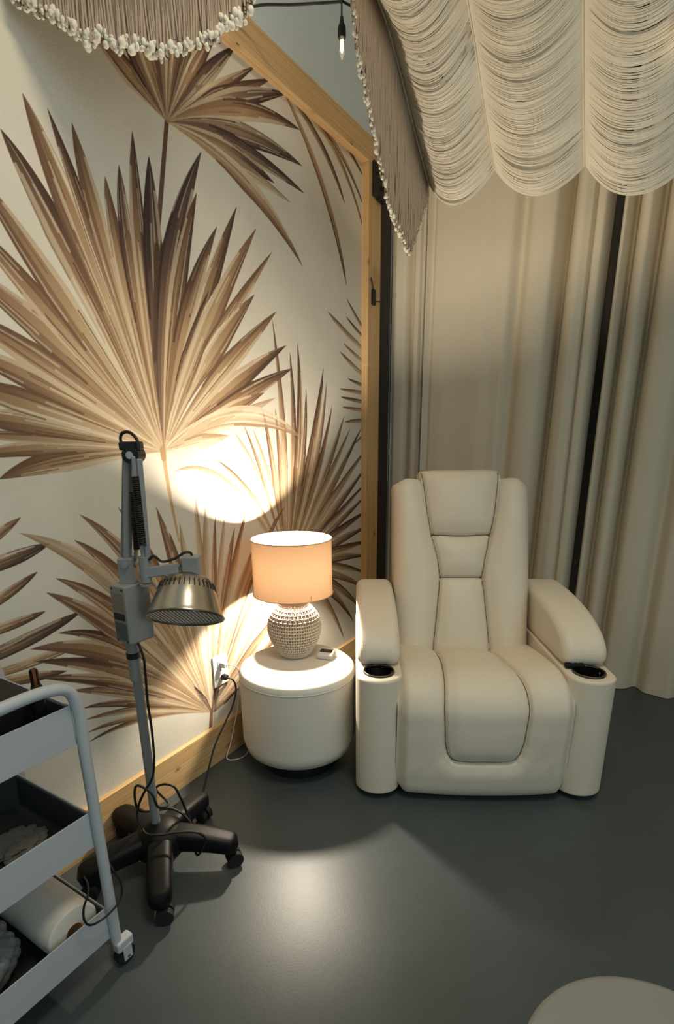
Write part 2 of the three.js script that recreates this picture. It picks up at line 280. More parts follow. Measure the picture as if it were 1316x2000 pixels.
// ---------- the room ----------
const RX = 3.3, RZ0 = -3.12, RZ1 = 2.3, T = 0.12;
struct('floor', boxMM(-T, RX + T, -0.1, 0, RZ0 - T, RZ1 + T), M.floor);
struct('ceiling', boxMM(-T, RX + T, CEIL, CEIL + 0.1, RZ0 - T, RZ1 + T), M.ceiling);
const wallLeft = struct('wall_left', boxMM(-T, 0, 0, CEIL, RZ0, RZ1), M.plaster);
{
  M.mural.bumpMap = grainTex(30);
  const z0 = -MURAL.a1 / 1000, z1 = -MURAL.a0 / 1000, y0 = MURAL.y0 / 1000, y1 = MURAL.y1 / 1000 - 0.002;
  const g = grid(1, 1, (u, v) => [0.0015, lerp(y0, y1, v), lerp(z1, z0, u), u, v * (y1 - y0) / (MURAL.y1 / 1000 - y0)]);
  part('mural_wallpaper', g, M.mural, wallLeft, 'cream wallpaper printed with large brown palm leaves');
}
struct('wall_back', boxMM(-T, RX + T, 0, CEIL, RZ0 - T, RZ0), M.backWall);
struct('wall_rear', boxMM(-T, RX + T, 0, CEIL, RZ1, RZ1 + T), M.plaster);
struct('wall_right', [boxMM(RX, RX + T, 0, WIN.y0, RZ0, RZ1), boxMM(RX, RX + T, WIN.y1, CEIL, RZ0, RZ1), boxMM(RX, RX + T, WIN.y0, WIN.y1, RZ0, WIN.z0), boxMM(RX, RX + T, WIN.y0, WIN.y1, WIN.z1, RZ1)], M.plaster);
{
  const w = new THREE.Group(); w.name = 'window_1'; w.userData.kind = 'structure'; scene.add(w);
  const fr = 0.05, x0 = RX + 0.03, x1 = RX + 0.08;
  part('window_frame', [boxMM(x0, x1, WIN.y0, WIN.y0 + fr, WIN.z0, WIN.z1), boxMM(x0, x1, WIN.y1 - fr, WIN.y1, WIN.z0, WIN.z1), boxMM(x0, x1, WIN.y0 + fr, WIN.y1 - fr, WIN.z0, WIN.z0 + fr), boxMM(x0, x1, WIN.y0 + fr, WIN.y1 - fr, WIN.z1 - fr, WIN.z1), boxMM(x0, x1, WIN.y0 + fr, WIN.y1 - fr, 0.13, 0.17)], M.whitePlastic, w);
  const pane = std({ color: 0xdde8ee, roughness: 0.6, emissive: WIN_COLOR, emissiveIntensity: 10 });
  part('window_pane', boxMM(RX + 0.05, RX + 0.058, WIN.y0 + fr, WIN.y1 - fr, WIN.z0 + fr, 0.13), pane, w);
  part('window_pane', boxMM(RX + 0.05, RX + 0.058, WIN.y0 + fr, WIN.y1 - fr, 0.17, WIN.z1 - fr), pane, w);
}
{
  const c = thing('ceiling_light', 'square flush ceiling light above the middle of the room', 'ceiling light', [CL.x, CEIL, CL.z]);
  part('frame', [rbox(CL.size + 0.06, 0.05, 0.03, 0.004, 0, -0.026, CL.size / 2 + 0.015), rbox(CL.size + 0.06, 0.05, 0.03, 0.004, 0, -0.026, -CL.size / 2 - 0.015), rbox(0.03, 0.05, CL.size, 0.004, CL.size / 2 + 0.015, -0.026, 0), rbox(0.03, 0.05, CL.size, 0.004, -CL.size / 2 - 0.015, -0.026, 0)], M.whitePlastic, c);
  part('diffuser', rbox(CL.size, 0.012, CL.size, 0.003, 0, -0.04, 0), std({ color: 0xffffff, roughness: 0.7, emissive: CL_COLOR, emissiveIntensity: 30 }), c);
}
struct('baseboard_left', woodBox(0.0005, 0.02, 0, 0.155, -2.555, RZ1 - 0.001, 2), M.wood1);
struct('trim_1', woodBox(0.0005, 0.038, 2.452, 2.5495, -2.68, 0.6, 2, 1.6, 0.18), M.wood2);
const post = struct('trim_2', woodBox(0.0005, 0.038, 0, 2.4515, -2.682, -2.556, 1, 1.6, 0.2), M.wood3);
struct('shade_strip_3', boxMM(0.0005, 0.03, 0, 2.4515, -2.815, -2.684), M.shadeStrip);  // dark strip added for the shaded gap between post and curtain
// black steel fittings on the post
{
  const b = part('corner_bracket', [rbox(0.012, 0.14, 0.1, 0.004, 0.0445, 2.395, -2.635), rbox(0.03, 0.012, 0.06, 0.003, 0.052, 2.325, -2.66)], M.black, post, 'black steel corner bracket');
  part('bolt', [rod([0.05, 2.42, -2.615], [0.056, 2.42, -2.615], 0.008), rod([0.05, 2.37, -2.655], [0.056, 2.37, -2.655], 0.008)], M.blackGloss, b);
  const h = part('latch', [rbox(0.014, 0.07, 0.03, 0.005, 0.045, 1.905, -2.6), rod([0.045, 1.94, -2.595], [0.045, 1.985, -2.57], 0.0035), rod([0.047, 1.888, -2.61], [0.05, 1.9, -2.69], 0.003)], M.black, post, 'small black latch with a thin pin');
}

// ---------- curtains ----------
const TRACK_Z = -2.86;
{
  const t = thing('curtain_track', 'pale metal curtain track on the ceiling above the beige curtains', 'curtain track', [0, 0, 0]);
  part('rail', boxMM(0.005, 3.25, CEIL - 0.022, CEIL - 0.0005, TRACK_Z - 0.012, TRACK_Z + 0.012), M.alu, t);
}
function curtain(x0, x1, folds, label, seedN, zoff, wave) {
  const t = thing('curtain', label, 'curtain', [0, 0, 0], 0, 'beige floor-length curtains');
  const nu = Math.round((x1 - x0) * 260), nv = 40, top = CEIL - 0.024, bot = 0.006;
  const zAt = (x, y) => {
    let z = TRACK_Z + zoff; const hgt = (y - bot) / (top - bot);
    z += wave * Math.sin(x * 23 + seedN + 0.3 * Math.sin(y * 1.3)) * (0.6 + 0.4 * Math.sin(x * 7 + seedN * 2)) + 0.0018 * Math.sin(x * 61 + seedN * 3 + y * 0.8);
    for (const [fx, d, w, dr] of folds) { const c = fx + (dr || 0) * (y - 1.4); const k = (x - c) / w; z -= d * Math.exp(-k * k) * (0.75 + 0.25 * hgt); }
    z += 0.03 * smooth(y, 0.35, 0) * Math.sin(x * 9 + seedN) ; return z;
  };
  const g = grid(nu, nv, (u, v) => { const x = lerp(x0, x1, u), y = lerp(bot, top, v); return [x, y, zAt(x, y), x, y]; });
  const gb = grid(nu, nv, (u, v) => { const x = lerp(x1, x0, u), y = lerp(bot, top, v); return [x, y, zAt(x, y) - 0.0025, x, y]; });
  part('fabric', [g, gb], M.curtain, t);
  part('hem', grid(nu, 1, (u, v) => { const x = lerp(x0, x1, u), y = lerp(bot - 0.003, bot + 0.05, v); return [x, y, zAt(x, Math.max(bot, y)) + 0.003, x, y]; }), M.curtain, t);
  for (let x = x0 + 0.03; x < x1; x += 0.1) part('glider', rod([x, top - 0.02, TRACK_Z], [x, CEIL - 0.02, TRACK_Z], 0.003, 6), M.alu, t);
  return t;
}
curtain(0.012, 0.203, [[0.02, 0.03, 0.012], [0.118, 0.06, 0.016], [0.182, 0.02, 0.008], [0.206, 0.07, 0.012]], 'narrow beige curtain panel beside the wooden corner post', 1.3, 0, 0.004);
curtain(0.216, 1.042, [[0.216, -0.012, 0.006], [0.24, 0.02, 0.012], [0.42, 0.008, 0.04], [0.56, 0.01, 0.05], [0.665, 0.05, 0.03, 0.01], [0.765, -0.012, 0.04], [0.852, 0.14, 0.026, 0.012], [0.93, -0.012, 0.025], [0.976, 0.03, 0.006], [1.046, 0.1, 0.018]], 'wide beige curtain panel directly behind the white recliner', 2.1, 0.006, 0.003);
curtain(1.084, 2.1, [[1.08, 0.05, 0.006], [1.1, -0.014, 0.012], [1.132, 0.11, 0.018], [1.185, -0.01, 0.02], [1.232, 0.13, 0.022], [1.31, -0.012, 0.04], [1.41, 0.07, 0.03], [1.6, 0.07, 0.03], [1.8, 0.06, 0.03], [2.0, 0.07, 0.03]], 'beige curtain panel right of the dark gap between curtains', 4.4, 0.012, 0.004);
curtain(2.13, 3.22, [[2.3, 0.07, 0.03], [2.5, 0.06, 0.03], [2.75, 0.07, 0.03], [3.0, 0.07, 0.03]], 'beige curtain panel at the far right end of the track', 5.2, 0.004, 0.01);

// ---------- recliner ----------
{
  const R = thing('recliner_chair', 'cream leather recliner with cup holders in front of the curtain', 'recliner', [0.992, 0, -1.643], 29.5 * D2R);
  const L = M.leather;
  // seat and footrest: one upholstered surface along a profile, seams sunk into it
  const prof = curvePts([[-0.53, 0.355], [-0.47, 0.385], [-0.36, 0.408], [-0.22, 0.428], [-0.1, 0.436], [-0.03, 0.415], [0.008, 0.365], [0.014, 0.3], [0.01, 0.2], [0.004, 0.1], [-0.01, 0.045], [-0.05, 0.03]], 240);
  const acc = [0]; for (let i = 1; i < prof.length; i++) acc.push(acc[i - 1] + Math.hypot(prof[i][0] - prof[i - 1][0], prof[i][1] - prof[i - 1][1]));
  const SL = acc[acc.length - 1];
  const atS = (s) => { s = clamp(s, 0, SL); let i = 1; while (i < acc.length - 1 && acc[i] < s) i++; const q = (s - acc[i - 1]) / (acc[i] - acc[i - 1]), a = prof[i - 1], b = prof[i], dx = b[0] - a[0], dy = b[1] - a[1], l = Math.hypot(dx, dy); return { z: lerp(a[0], b[0], q), y: lerp(a[1], b[1], q), nz: -dy / l, ny: dx / l }; };
  const sOf = (test) => { for (let i = 0; i < prof.length; i++) if (test(prof[i])) return acc[i]; return SL; };
  const sU = sOf((p) => p[0] > -0.05 && p[1] < 0.165), sF = sOf((p) => p[0] > -0.05 && p[1] < 0.385), s0 = sOf((p) => p[0] > -0.47);
  const seamX = [[0, 0.105], [s0, 0.108], [lerp(s0, sF, 0.5), 0.118], [sF - 0.05, 0.138], [sF + 0.02, 0.143], [sU - 0.07, 0.134], [sU - 0.03, 0.124], [sU - 0.008, 0.108], [sU, 0.09]];
  const seamPts = seamX.map(([s, x]) => [x, s]).concat([[0, sU + 0.002]]);
  const segD = (px, py, a, b) => { const dx = b[0] - a[0], dy = b[1] - a[1], t = clamp(((px - a[0]) * dx + (py - a[1]) * dy) / (dx * dx + dy * dy), 0, 1); return Math.hypot(px - a[0] - t * dx, py - a[1] - t * dy); };
  const lineD = (px, py, pts) => { let m = 9; for (let i = 1; i < pts.length; i++) m = Math.min(m, segD(px, py, pts[i - 1], pts[i])); return m; };
  const groove = (d) => -0.014 * Math.exp(-(d * d) / 0.00004) - 0.014 * Math.exp(-(d * d) / 0.0010);
  const HW = 0.3;
  const seatF = (u, v) => {
    const x = lerp(-HW, HW, u), s = v * SL, p = atS(s), ax = Math.abs(x);
    let d = groove(lineD(ax, s, seamPts)) + 0.014;
    d += 0.014 * (1 - Math.pow(ax / HW, 2));
    d -= 0.035 * Math.pow(smooth(ax, HW - 0.05, HW), 2);                                // rounded sides
    d -= 0.02 * smooth(s, sF - 0.32, s0) * smooth(0.12 - ax, -0.06, 0.02) * 0.6;         // sat-in middle
    d += 0.012 * smooth(ax, 0.12, 0.24) * (1 - smooth(s, sF - 0.1, sF + 0.1));           // side bolsters
    d += 0.0012 * Math.sin(x * 70 + s * 30) * Math.exp(-Math.pow((s - sU) / 0.05, 2));   // puckers by the lower seam
    return [x, p.y + p.ny * d, p.z + p.nz * d, x, s];
  };
  const inPanel = (u, v) => { const x = Math.abs(lerp(-HW, HW, u)), s = v * SL; return s < sU && x < interp(seamX, s); };
  part('seat_panel', grid(200, 240, seatF, (u, v) => inPanel(u, v)), L, R);
  part('side_bolster', grid(200, 240, seatF, (u, v) => !inPanel(u, v) && u < 0.5 && v * SL < sF), L, R);
  part('side_bolster', grid(200, 240, seatF, (u, v) => !inPanel(u, v) && u >= 0.5 && v * SL < sF), L, R);
  part('footrest', grid(200, 240, seatF, (u, v) => !inPanel(u, v) && v * SL >= sF), L, R);
  { // stitched seams, coloured dark to paint in the shade of the grooves
    const sv = (x, s) => { const p = seatF((x + HW) / (2 * HW), s / SL); return [p[0], p[1] + 0.0012 * atS(s).ny, p[2] + 0.0012 * atS(s).nz]; };
    const run = seamX.filter(([s]) => s > s0 * 0.9); const pts = []; for (const sg of [-1]) for (const [s, x] of run) pts.push([sg * x, s]);
    const full = pts.concat([[0, sU + 0.002]], pts.slice().reverse().map(([x, s]) => [-x, s])), dense = [];
    for (let i = 1; i < full.length; i++) { const n = Math.max(2, Math.ceil(Math.hypot(full[i][0] - full[i - 1][0], full[i][1] - full[i - 1][1]) / 0.012)); for (let k = 0; k < n; k++) dense.push(sv(lerp(full[i - 1][0], full[i][0], k / n), lerp(full[i - 1][1], full[i][1], k / n))); }
    part('seat_seam', tube(dense, 0.0017, dense.length * 2, 6), M.seam, R, 'stitched seam round the seat panel, darkened as groove shade');
  }
  part('seat_frame', [rbox(0.58, 0.3, 0.62, 0.02, 0, 0.2, -0.36), rbox(0.86, 0.03, 0.66, 0.01, 0, 0.03, -0.38)], M.rubber, R);
  // back
  const H0 = 0.34, TOPY = 1.03, A0 = 0.232, RC = 0.05, backZ = (y) => -0.435 - 0.235 * Math.pow((y - H0) / 0.75, 1.15);
  const LV = TOPY - H0, LU = A0 + RC * Math.PI / 2 + 0.1, LT = LV + 0.06 * Math.PI / 2 + 0.08;
  const vSeam = [[0.36, 0.122], [0.42, 0.118], [0.55, 0.103], [0.686, 0.088], [0.76, 0.098], [0.855, 0.122], [0.95, 0.142], [1.05, 0.158], [1.2, 0.175]];
  const vPts = vSeam.map(([y, x]) => [x, y]);
  const backF = (u, v) => {
    const uu = lerp(-LU, LU, u), au = Math.abs(uu), sg = Math.sign(uu) || 1, vv = v * LT;
    let x, du = 0, y, dv = 0;
    if (au < A0) x = au; else { const f = Math.min((au - A0) / RC, Math.PI / 2); x = A0 + RC * Math.sin(f); du = RC - RC * Math.cos(f) + Math.max(0, au - A0 - RC * Math.PI / 2); }
    const xm = x;
    const topY = TOPY + 0.0 * (1 - smooth(xm, 0.14, 0.2));
    if (vv < LV) y = lerp(H0, topY, vv / LV); else { const f = Math.min((vv - LV) / 0.06, Math.PI / 2); y = topY + 0.06 * Math.sin(f); dv = 0.06 - 0.06 * Math.cos(f) + Math.max(0, vv - LV - 0.06 * Math.PI / 2); }
    const yl = H0 + Math.min(vv, LV + 0.08);
    // seams
    let d = 0.016 + groove(lineD(xm, yl, vPts) + (du > 0.02 ? 1 : 0)) * 1.1;
    const inside = xm < interp(vSeam, yl) + 0.004;
    if (inside) { d += groove(Math.abs(yl - 0.855 + 0.004 * Math.cos(xm * 18))) + groove(Math.abs(yl - 0.686)); }
    const hx = interp(vSeam, yl);
    if (inside) { const bulge = 1 - Math.pow(xm / hx, 2); d += bulge * (yl > 0.855 ? 0.03 * Math.sin(clamp((yl - 0.855) / 0.26, 0, 1) * Math.PI) : yl > 0.686 ? 0.012 * Math.sin((yl - 0.686) / 0.169 * Math.PI) : 0.02 * Math.sin(clamp((yl - 0.36) / 0.33, 0, 1) * Math.PI)); }
    else d += 0.028 * Math.sin(clamp((xm - hx) / (0.285 - hx), 0, 1) * Math.PI) * (1 - 0.4 * smooth(yl, 0.9, 1.05)); // side wings
    d += 0.0012 * Math.sin(yl * 95 + xm * 20) * smooth(xm, 0.24, 0.29);                                    // small wrinkles down the side
    if (inside && yl > 0.9) y += 0.03 * smooth(yl, 0.9, 1.06);
    if (!inside) y -= 0.004;
    const cut = Math.pow(smooth(yl, 0.98, 1.06) * smooth(xm, 0.22, 0.285), 1) * 0.02; y -= cut;
    d *= 1 - 0.7 * smooth(dv, 0.03, 0.1); d *= 1 - 0.6 * smooth(du, 0.02, 0.12);
    const tilt = 0.3, z = backZ(clamp(y, H0, 1.2));
    return [sg * x * (1 - 0.03 * smooth(y, 0.8, 0.36)) , y + (d - du - dv) * Math.sin(tilt) * 0.9, z + (d - du - dv) * Math.cos(tilt), x, y];
  };
  const cls = (u, v) => { const au = Math.abs(lerp(-LU, LU, u)), yl = H0 + v * LT; if (au >= interp(vSeam, Math.min(yl, 1.15))) return u < 0.5 ? 'L' : 'R'; return yl > 0.855 ? 'H' : yl > 0.686 ? 'M' : 'B'; };
  const back = new THREE.Group(); back.name = 'backrest'; R.add(back);
  const bp = (name, k) => part(name, grid(220, 280, backF, (u, v) => cls(u, v) === k), L, back);
  bp('headrest_pillow', 'H'); bp('middle_panel', 'M'); bp('lumbar_panel', 'B'); bp('wing', 'L'); bp('wing', 'R');
  {
    const bv = (x, yl, o = 0.0012) => { const p = backF((x + LU) / (2 * LU), (yl - H0) / LT); return [p[0], p[1] + o * 0.3, p[2] + o]; };
    for (const sg of [-1, 1]) { const pts = []; for (let yl = 0.37; yl <= 1.1; yl += 0.012) pts.push(bv(sg * interp(vSeam, yl), yl)); part('back_seam', tube(pts, 0.0018, 120, 6), M.seam, back); }
    for (const yy of [0.855, 0.686]) { const pts = []; for (let x = -interp(vSeam, yy); x <= interp(vSeam, yy) + 1e-6; x += interp(vSeam, yy) / 12) pts.push(bv(x, yy - (yy > 0.8 ? 0.004 * Math.cos(x * 18) : 0))); part('back_seam', tube(pts, 0.0018, 60, 6), M.seam, back); }
  }
  part('back_shell', (() => { const g = rbox(0.52, 0.62, 0.1, 0.03); g.rotateX(-0.29); g.translate(0, 0.69, -0.64); return g; })(), L, back);
  // arms
  const cupZ = -0.078, cupR = 0.06;
  const armPlan = (hole) => {
    const s = new THREE.Shape(), w = 0.071, f = 0.06, b = -0.72;
    s.moveTo(-w, -b); s.lineTo(-w, -(0.0 - f)); s.absellipse(0, f, w, f, Math.PI, Math.PI * 2, false); s.lineTo(w, -b); s.closePath();
    if (hole) { const h = new THREE.Path(); h.absarc(0, -cupZ, cupR, 0, 7, true); s.holes.push(h); }
    return s;
  };
  const slab = (hole, y0, y1, bev) => { const g = new THREE.ExtrudeGeometry(armPlan(hole), { depth: y1 - y0 - 2 * bev, bevelEnabled: bev > 0, bevelThickness: bev, bevelSize: bev, bevelOffset: 0, bevelSegments: 4, curveSegments: 24 }); g.rotateX(Math.PI / 2); g.scale(1, 1, -1); g.translate(0, y1 - bev, 0);
    const ix = g.index; const p = g.attributes.position; // mirrored: turn the faces round again
    const flip = (a) => { for (let i = 0; i < a.length; i += 3) { const q = a[i]; a[i] = a[i + 2]; a[i + 2] = q; } };
    if (ix) flip(ix.array); else for (let i = 0; i < p.count; i += 3) for (const at of [p, g.attributes.uv]) { const n = at.itemSize; for (let k = 0; k < n; k++) { const q = at.array[i * n + k]; at.array[i * n + k] = at.array[(i + 2) * n + k]; at.array[(i + 2) * n + k] = q; } }
    g.computeVertexNormals(); return g; };
  for (const sgn of [-1, 1]) {
    const arm = new THREE.Group(); arm.name = 'arm'; arm.position.set(sgn * 0.362, 0, 0); R.add(arm);
    part('arm_panel', slab(true, 0.022, 0.466, 0.009), L, arm);
    const pad = profileExtrude(curvePts([[0.72, 0.474], [0.7, 0.46], [0.3, 0.462], [0.13, 0.47], [0.108, 0.49], [0.112, 0.53], [0.15, 0.572], [0.24, 0.612], [0.36, 0.638], [0.5, 0.65], [0.66, 0.645], [0.72, 0.6], [0.724, 0.52], [0.72, 0.474]], 60).slice(0, -1), 0.156, 0.032, 5);
    pad.rotateY(Math.PI / 2);
    part('armrest_pad', pad, L, arm);
    const cup = part('cup_holder', lathe([[0.0, 0.386], [0.038, 0.387], [0.0465, 0.392], [0.0475, 0.466], [0.0485, 0.4705], [0.053, 0.4715], [0.0545, 0.469], [0.0535, 0.4655], [0.0505, 0.463], [0.049, 0.44], [0.049, 0.384], [0, 0.383]], 40).translate(0, 0, cupZ), M.steelDark, arm, 'round steel cup holder');
  }
  const ctl = part('control_pad', rbox(0.07, 0.018, 0.026, 0.008, 0.325, 0.476, -0.112), M.blackGloss, R, 'black power control pad on the arm');
  part('button', [cyl(0.006, 0.006, 0.003, 0.307, 0.4845, -0.111), cyl(0.006, 0.006, 0.003, 0.327, 0.4845, -0.111), cyl(0.006, 0.006, 0.003, 0.345, 0.4845, -0.111)], M.rubber, ctl);
  for (const [x, z] of [[-0.36, -0.08], [0.36, -0.08], [-0.36, -0.64], [0.36, -0.64]]) part('foot', cyl(0.025, 0.028, 0.024, x, 0, z, 20), M.rubber, R);
}

// ---------- drum side table ----------
const TAB = [0.282, 0, -1.54], TR = 0.223, TH = 0.416;
{
  const t = thing('drum_side_table', 'white leather drum table holding the lamp, between outlet and recliner', 'side table', TAB);
  part('drum_body', lathe([[0, 0.075], [0.19, 0.075], [0.21, 0.08], [TR - 0.006, 0.1], [TR, 0.125], [TR, TH - 0.036], [TR - 0.001, TH - 0.0325]], 96), M.drum, t);
  part('drum_top', lathe([[TR - 0.001, TH - 0.0315], [TR, TH - 0.026], [TR - 0.003, TH - 0.012], [TR - 0.014, TH - 0.002], [TR - 0.03, TH], [0, TH]], 96), (() => {
    const c = document.createElement('canvas'); c.width = c.height = 1024; const x = c.getContext('2d'); x.fillStyle = '#e9e3d7'; x.fillRect(0, 0, 1024, 1024);
    x.strokeStyle = 'rgba(196,164,118,0.75)'; x.lineWidth = 3; // line drawing of leaves printed on the top
    const leaf = (cx, cy, an, l, w) => { x.save(); x.translate(cx, cy); x.rotate(an); x.beginPath(); x.moveTo(0, 0); x.quadraticCurveTo(l * 0.5, -w, l, 0); x.quadraticCurveTo(l * 0.5, w, 0, 0); x.moveTo(0, 0); x.lineTo(l * 0.85, 0); x.stroke(); x.restore(); };
    for (const [cx, cy, n, l] of [[800, 520, 6, 120], [870, 640, 6, 105], [880, 420, 6, 110], [770, 660, 5, 100]]) for (let k = 0; k < n; k++) leaf(cx, cy, k * 6.283 / n + cx, l, l * 0.26);
    const tx = new THREE.CanvasTexture(c); tx.colorSpace = THREE.SRGBColorSpace;
    return phys({ map: tx, roughness: 0.4 });
  })(), t);
  { // planar uv on the top
    const g = t.children[1].geometry, p = g.attributes.position, uv = g.attributes.uv; for (let i = 0; i < p.count; i++) uv.setXY(i, 0.5 + p.getX(i) / (2 * TR), 0.5 - p.getZ(i) / (2 * TR));
  }
  part('welt', new THREE.TorusGeometry(TR - 0.0005, 0.0025, 8, 96).rotateX(Math.PI / 2).translate(0, TH - 0.032, 0), M.drum, t);
  part('plinth', cyl(0.15, 0.15, 0.076, 0, 0, 0, 48), M.black, t, 'dark recessed plinth');
}

// ---------- table lamp ----------
{
  const [lx, ly, lz] = LAMP_POS, t = thing('table_lamp', 'lit table lamp with woven rattan base and linen drum shade', 'lamp', [lx, TH, lz]);
  const prof = [[0.0, 0], [0.05, 0.001], [0.056, 0.006], [0.078, 0.04], [0.095, 0.075], [0.103, 0.11], [0.1, 0.145], [0.088, 0.175], [0.068, 0.2], [0.05, 0.215], [0.042, 0.228], [0.04, 0.25], [0.041, 0.272], [0.036, 0.276], [0.0, 0.277]];
  part('lamp_body', lathe(prof.map(([r, y]) => [Math.max(0, r - 0.005), y]), 48), M.rattanCore, t);
  const sp = curvePts(prof.slice(1, 13), 40), rings = [], ribs = [];
  const NR = 64, rAt = (y) => { for (let i = 1; i < sp.length; i++) if (sp[i][1] >= y) return lerp(sp[i - 1][0], sp[i][0], (y - sp[i - 1][1]) / Math.max(1e-6, sp[i][1] - sp[i - 1][1])); return sp[sp.length - 1][0]; };
  for (let k = 0; k < NR; k++) { const a = k / NR * 2 * Math.PI; ribs.push(tube(sp.filter((_, i) => i % 2 === 0).map(([r, y], i) => [r * Math.cos(a), y, r * Math.sin(a)]), 0.0021, 22, 5)); }
  for (let y = 0.012, i = 0; y < 0.272; y += 0.0125, i++) { const r = rAt(y) + 0.001, pts = []; for (let q = 0; q < 128; q++) { const a = q / 128 * 2 * Math.PI, w = r + (((q >> 1) + i) % 2 ? 0.0018 : -0.0016); pts.push([w * Math.cos(a), y, w * Math.sin(a)]); } rings.push(tube(pts, 0.0024, 160, 5, true)); }
  part('woven_ribs', ribs, M.rattan, t); part('woven_rings', rings, M.rattan, t);
  const s0 = 0.676 - TH, s1 = 0.888 - TH;
  const shade = part('lamp_shade', lathe([[0.152, s0], [0.1515, s1]], 96), M.shade, t, 'linen drum shade glowing orange');
  part('shade_rim', [new THREE.TorusGeometry(0.1525, 0.0018, 8, 96).rotateX(Math.PI / 2).translate(0, s1, 0), new THREE.TorusGeometry(0.154, 0.0018, 8, 96).rotateX(Math.PI / 2).translate(0, s0, 0)], M.shadeTrim, shade);
  const spokes = []; for (let k = 0; k < 3; k++) { const a = k * 2.0944 + 0.5; spokes.push(rod([0.018 * Math.cos(a), s0 + 0.035, 0.018 * Math.sin(a)], [0.152 * Math.cos(a), s0 + 0.02, 0.152 * Math.sin(a)], 0.0015, 6)); }
  part('shade_fitter', [...spokes, new THREE.TorusGeometry(0.018, 0.002, 6, 24).rotateX(Math.PI / 2).translate(0, s0 + 0.035, 0)], M.alu, shade);
  part('bulb_socket', [cyl(0.009, 0.009, 0.032, 0, 0.274, 0, 24), cyl(0.006, 0.006, 0.02, 0, 0.262, 0, 16)], M.alu, t);
  const by = ly - TH;
  const bulb = part('bulb', lathe([[0.0, by + 0.03], [0.012, by + 0.027], [0.024, by + 0.015], [0.029, by], [0.026, by - 0.014], [0.016, by - 0.032], [0.01, by - 0.05], [0.0085, by - 0.058], [0, by - 0.058]], 32), std({ color: 0xffffff, emissive: LAMP_COLOR, emissiveIntensity: 900 }), t);
  const pl = new THREE.PointLight(LAMP_COLOR, LAMP_CD, 0, 2); pl.name = 'table_lamp_light'; pl.position.set(lx, ly, lz); pl.castShadow = true; pl.shadow.radius = 1.25; scene.add(pl);
  const rel = (pts) => pts.map(([a, c, d]) => [a - lx, c - TH, d - lz]);
  part('cord', tube(rel([[0.176, 0.4195, -1.61], [0.14, 0.4195, -1.66], [0.108, 0.42, -1.685], [0.075, 0.39, -1.7], [0.06, 0.3, -1.7], [0.05, 0.1, -1.68], [0.045, 0.012, -1.62], [0.048, 0.003, -1.52], [0.085, 0.003, -1.425], [0.066, 0.003, -1.38], [0.038, 0.005, -1.37], [0.032, 0.05, -1.4], [0.04, 0.2, -1.45], [0.055, 0.33, -1.458], [0.062, 0.385, -1.44], [0.05, 0.402, -1.418], [0.034, 0.402, -1.406]]), 0.0022, 160, 6), M.whitePlastic, t, 'thin white lamp cord');
  part('plug', rbox(0.026, 0.022, 0.02, 0.005, 0.0235 - lx, 0.402 - TH, -1.406 - lz), M.whitePlastic, t, 'white plug in the wall outlet');
}

// ---------- digital timer on the table ----------
{
  const t = thing('digital_timer', 'small white digital timer with dark display on the drum table', 'timer', [0.352, TH, -1.638], 0.25);
  const b = part('case', (() => { const g = rbox(0.064, 0.022, 0.052, 0.007, 0, 0, 0); g.rotateX(0.16); g.translate(0, 0.0155, 0); return g; })(), M.whitePlastic, t);
  part('display', (() => { const g = rbox(0.05, 0.0016, 0.024, 0.0006, 0, 0.0112, -0.007); g.rotateX(0.16); g.translate(0, 0.0155, 0); return g; })(), M.lcd, t, 'grey display');
  const keys = []; for (let k = -1; k <= 1; k++) { const g = rbox(0.013, 0.002, 0.006, 0.0008, k * 0.017, 0.0115, 0.016); g.rotateX(0.16); g.translate(0, 0.0155, 0); keys.push(g); }
  for (const g of keys) part('button', g, M.whitePlastic, t);
}

// ---------- wall outlet ----------
{
  const t = thing('wall_outlet', 'white wall outlet plate with two plugs below the palm mural', 'outlet', [0.0016, 0.376, -1.406]);
  part('plate', rbox(0.006, 0.128, 0.08, 0.0025, 0.003, 0, 0), M.whitePlastic, t);
  for (const dy of [0.026, -0.026]) part('socket', rbox(0.004, 0.034, 0.032, 0.0015, 0.0065, dy, 0), M.whitePlastic, t);
  part('screw', rod([0.006, 0, 0], [0.0075, 0, 0], 0.003), M.alu, t);
}

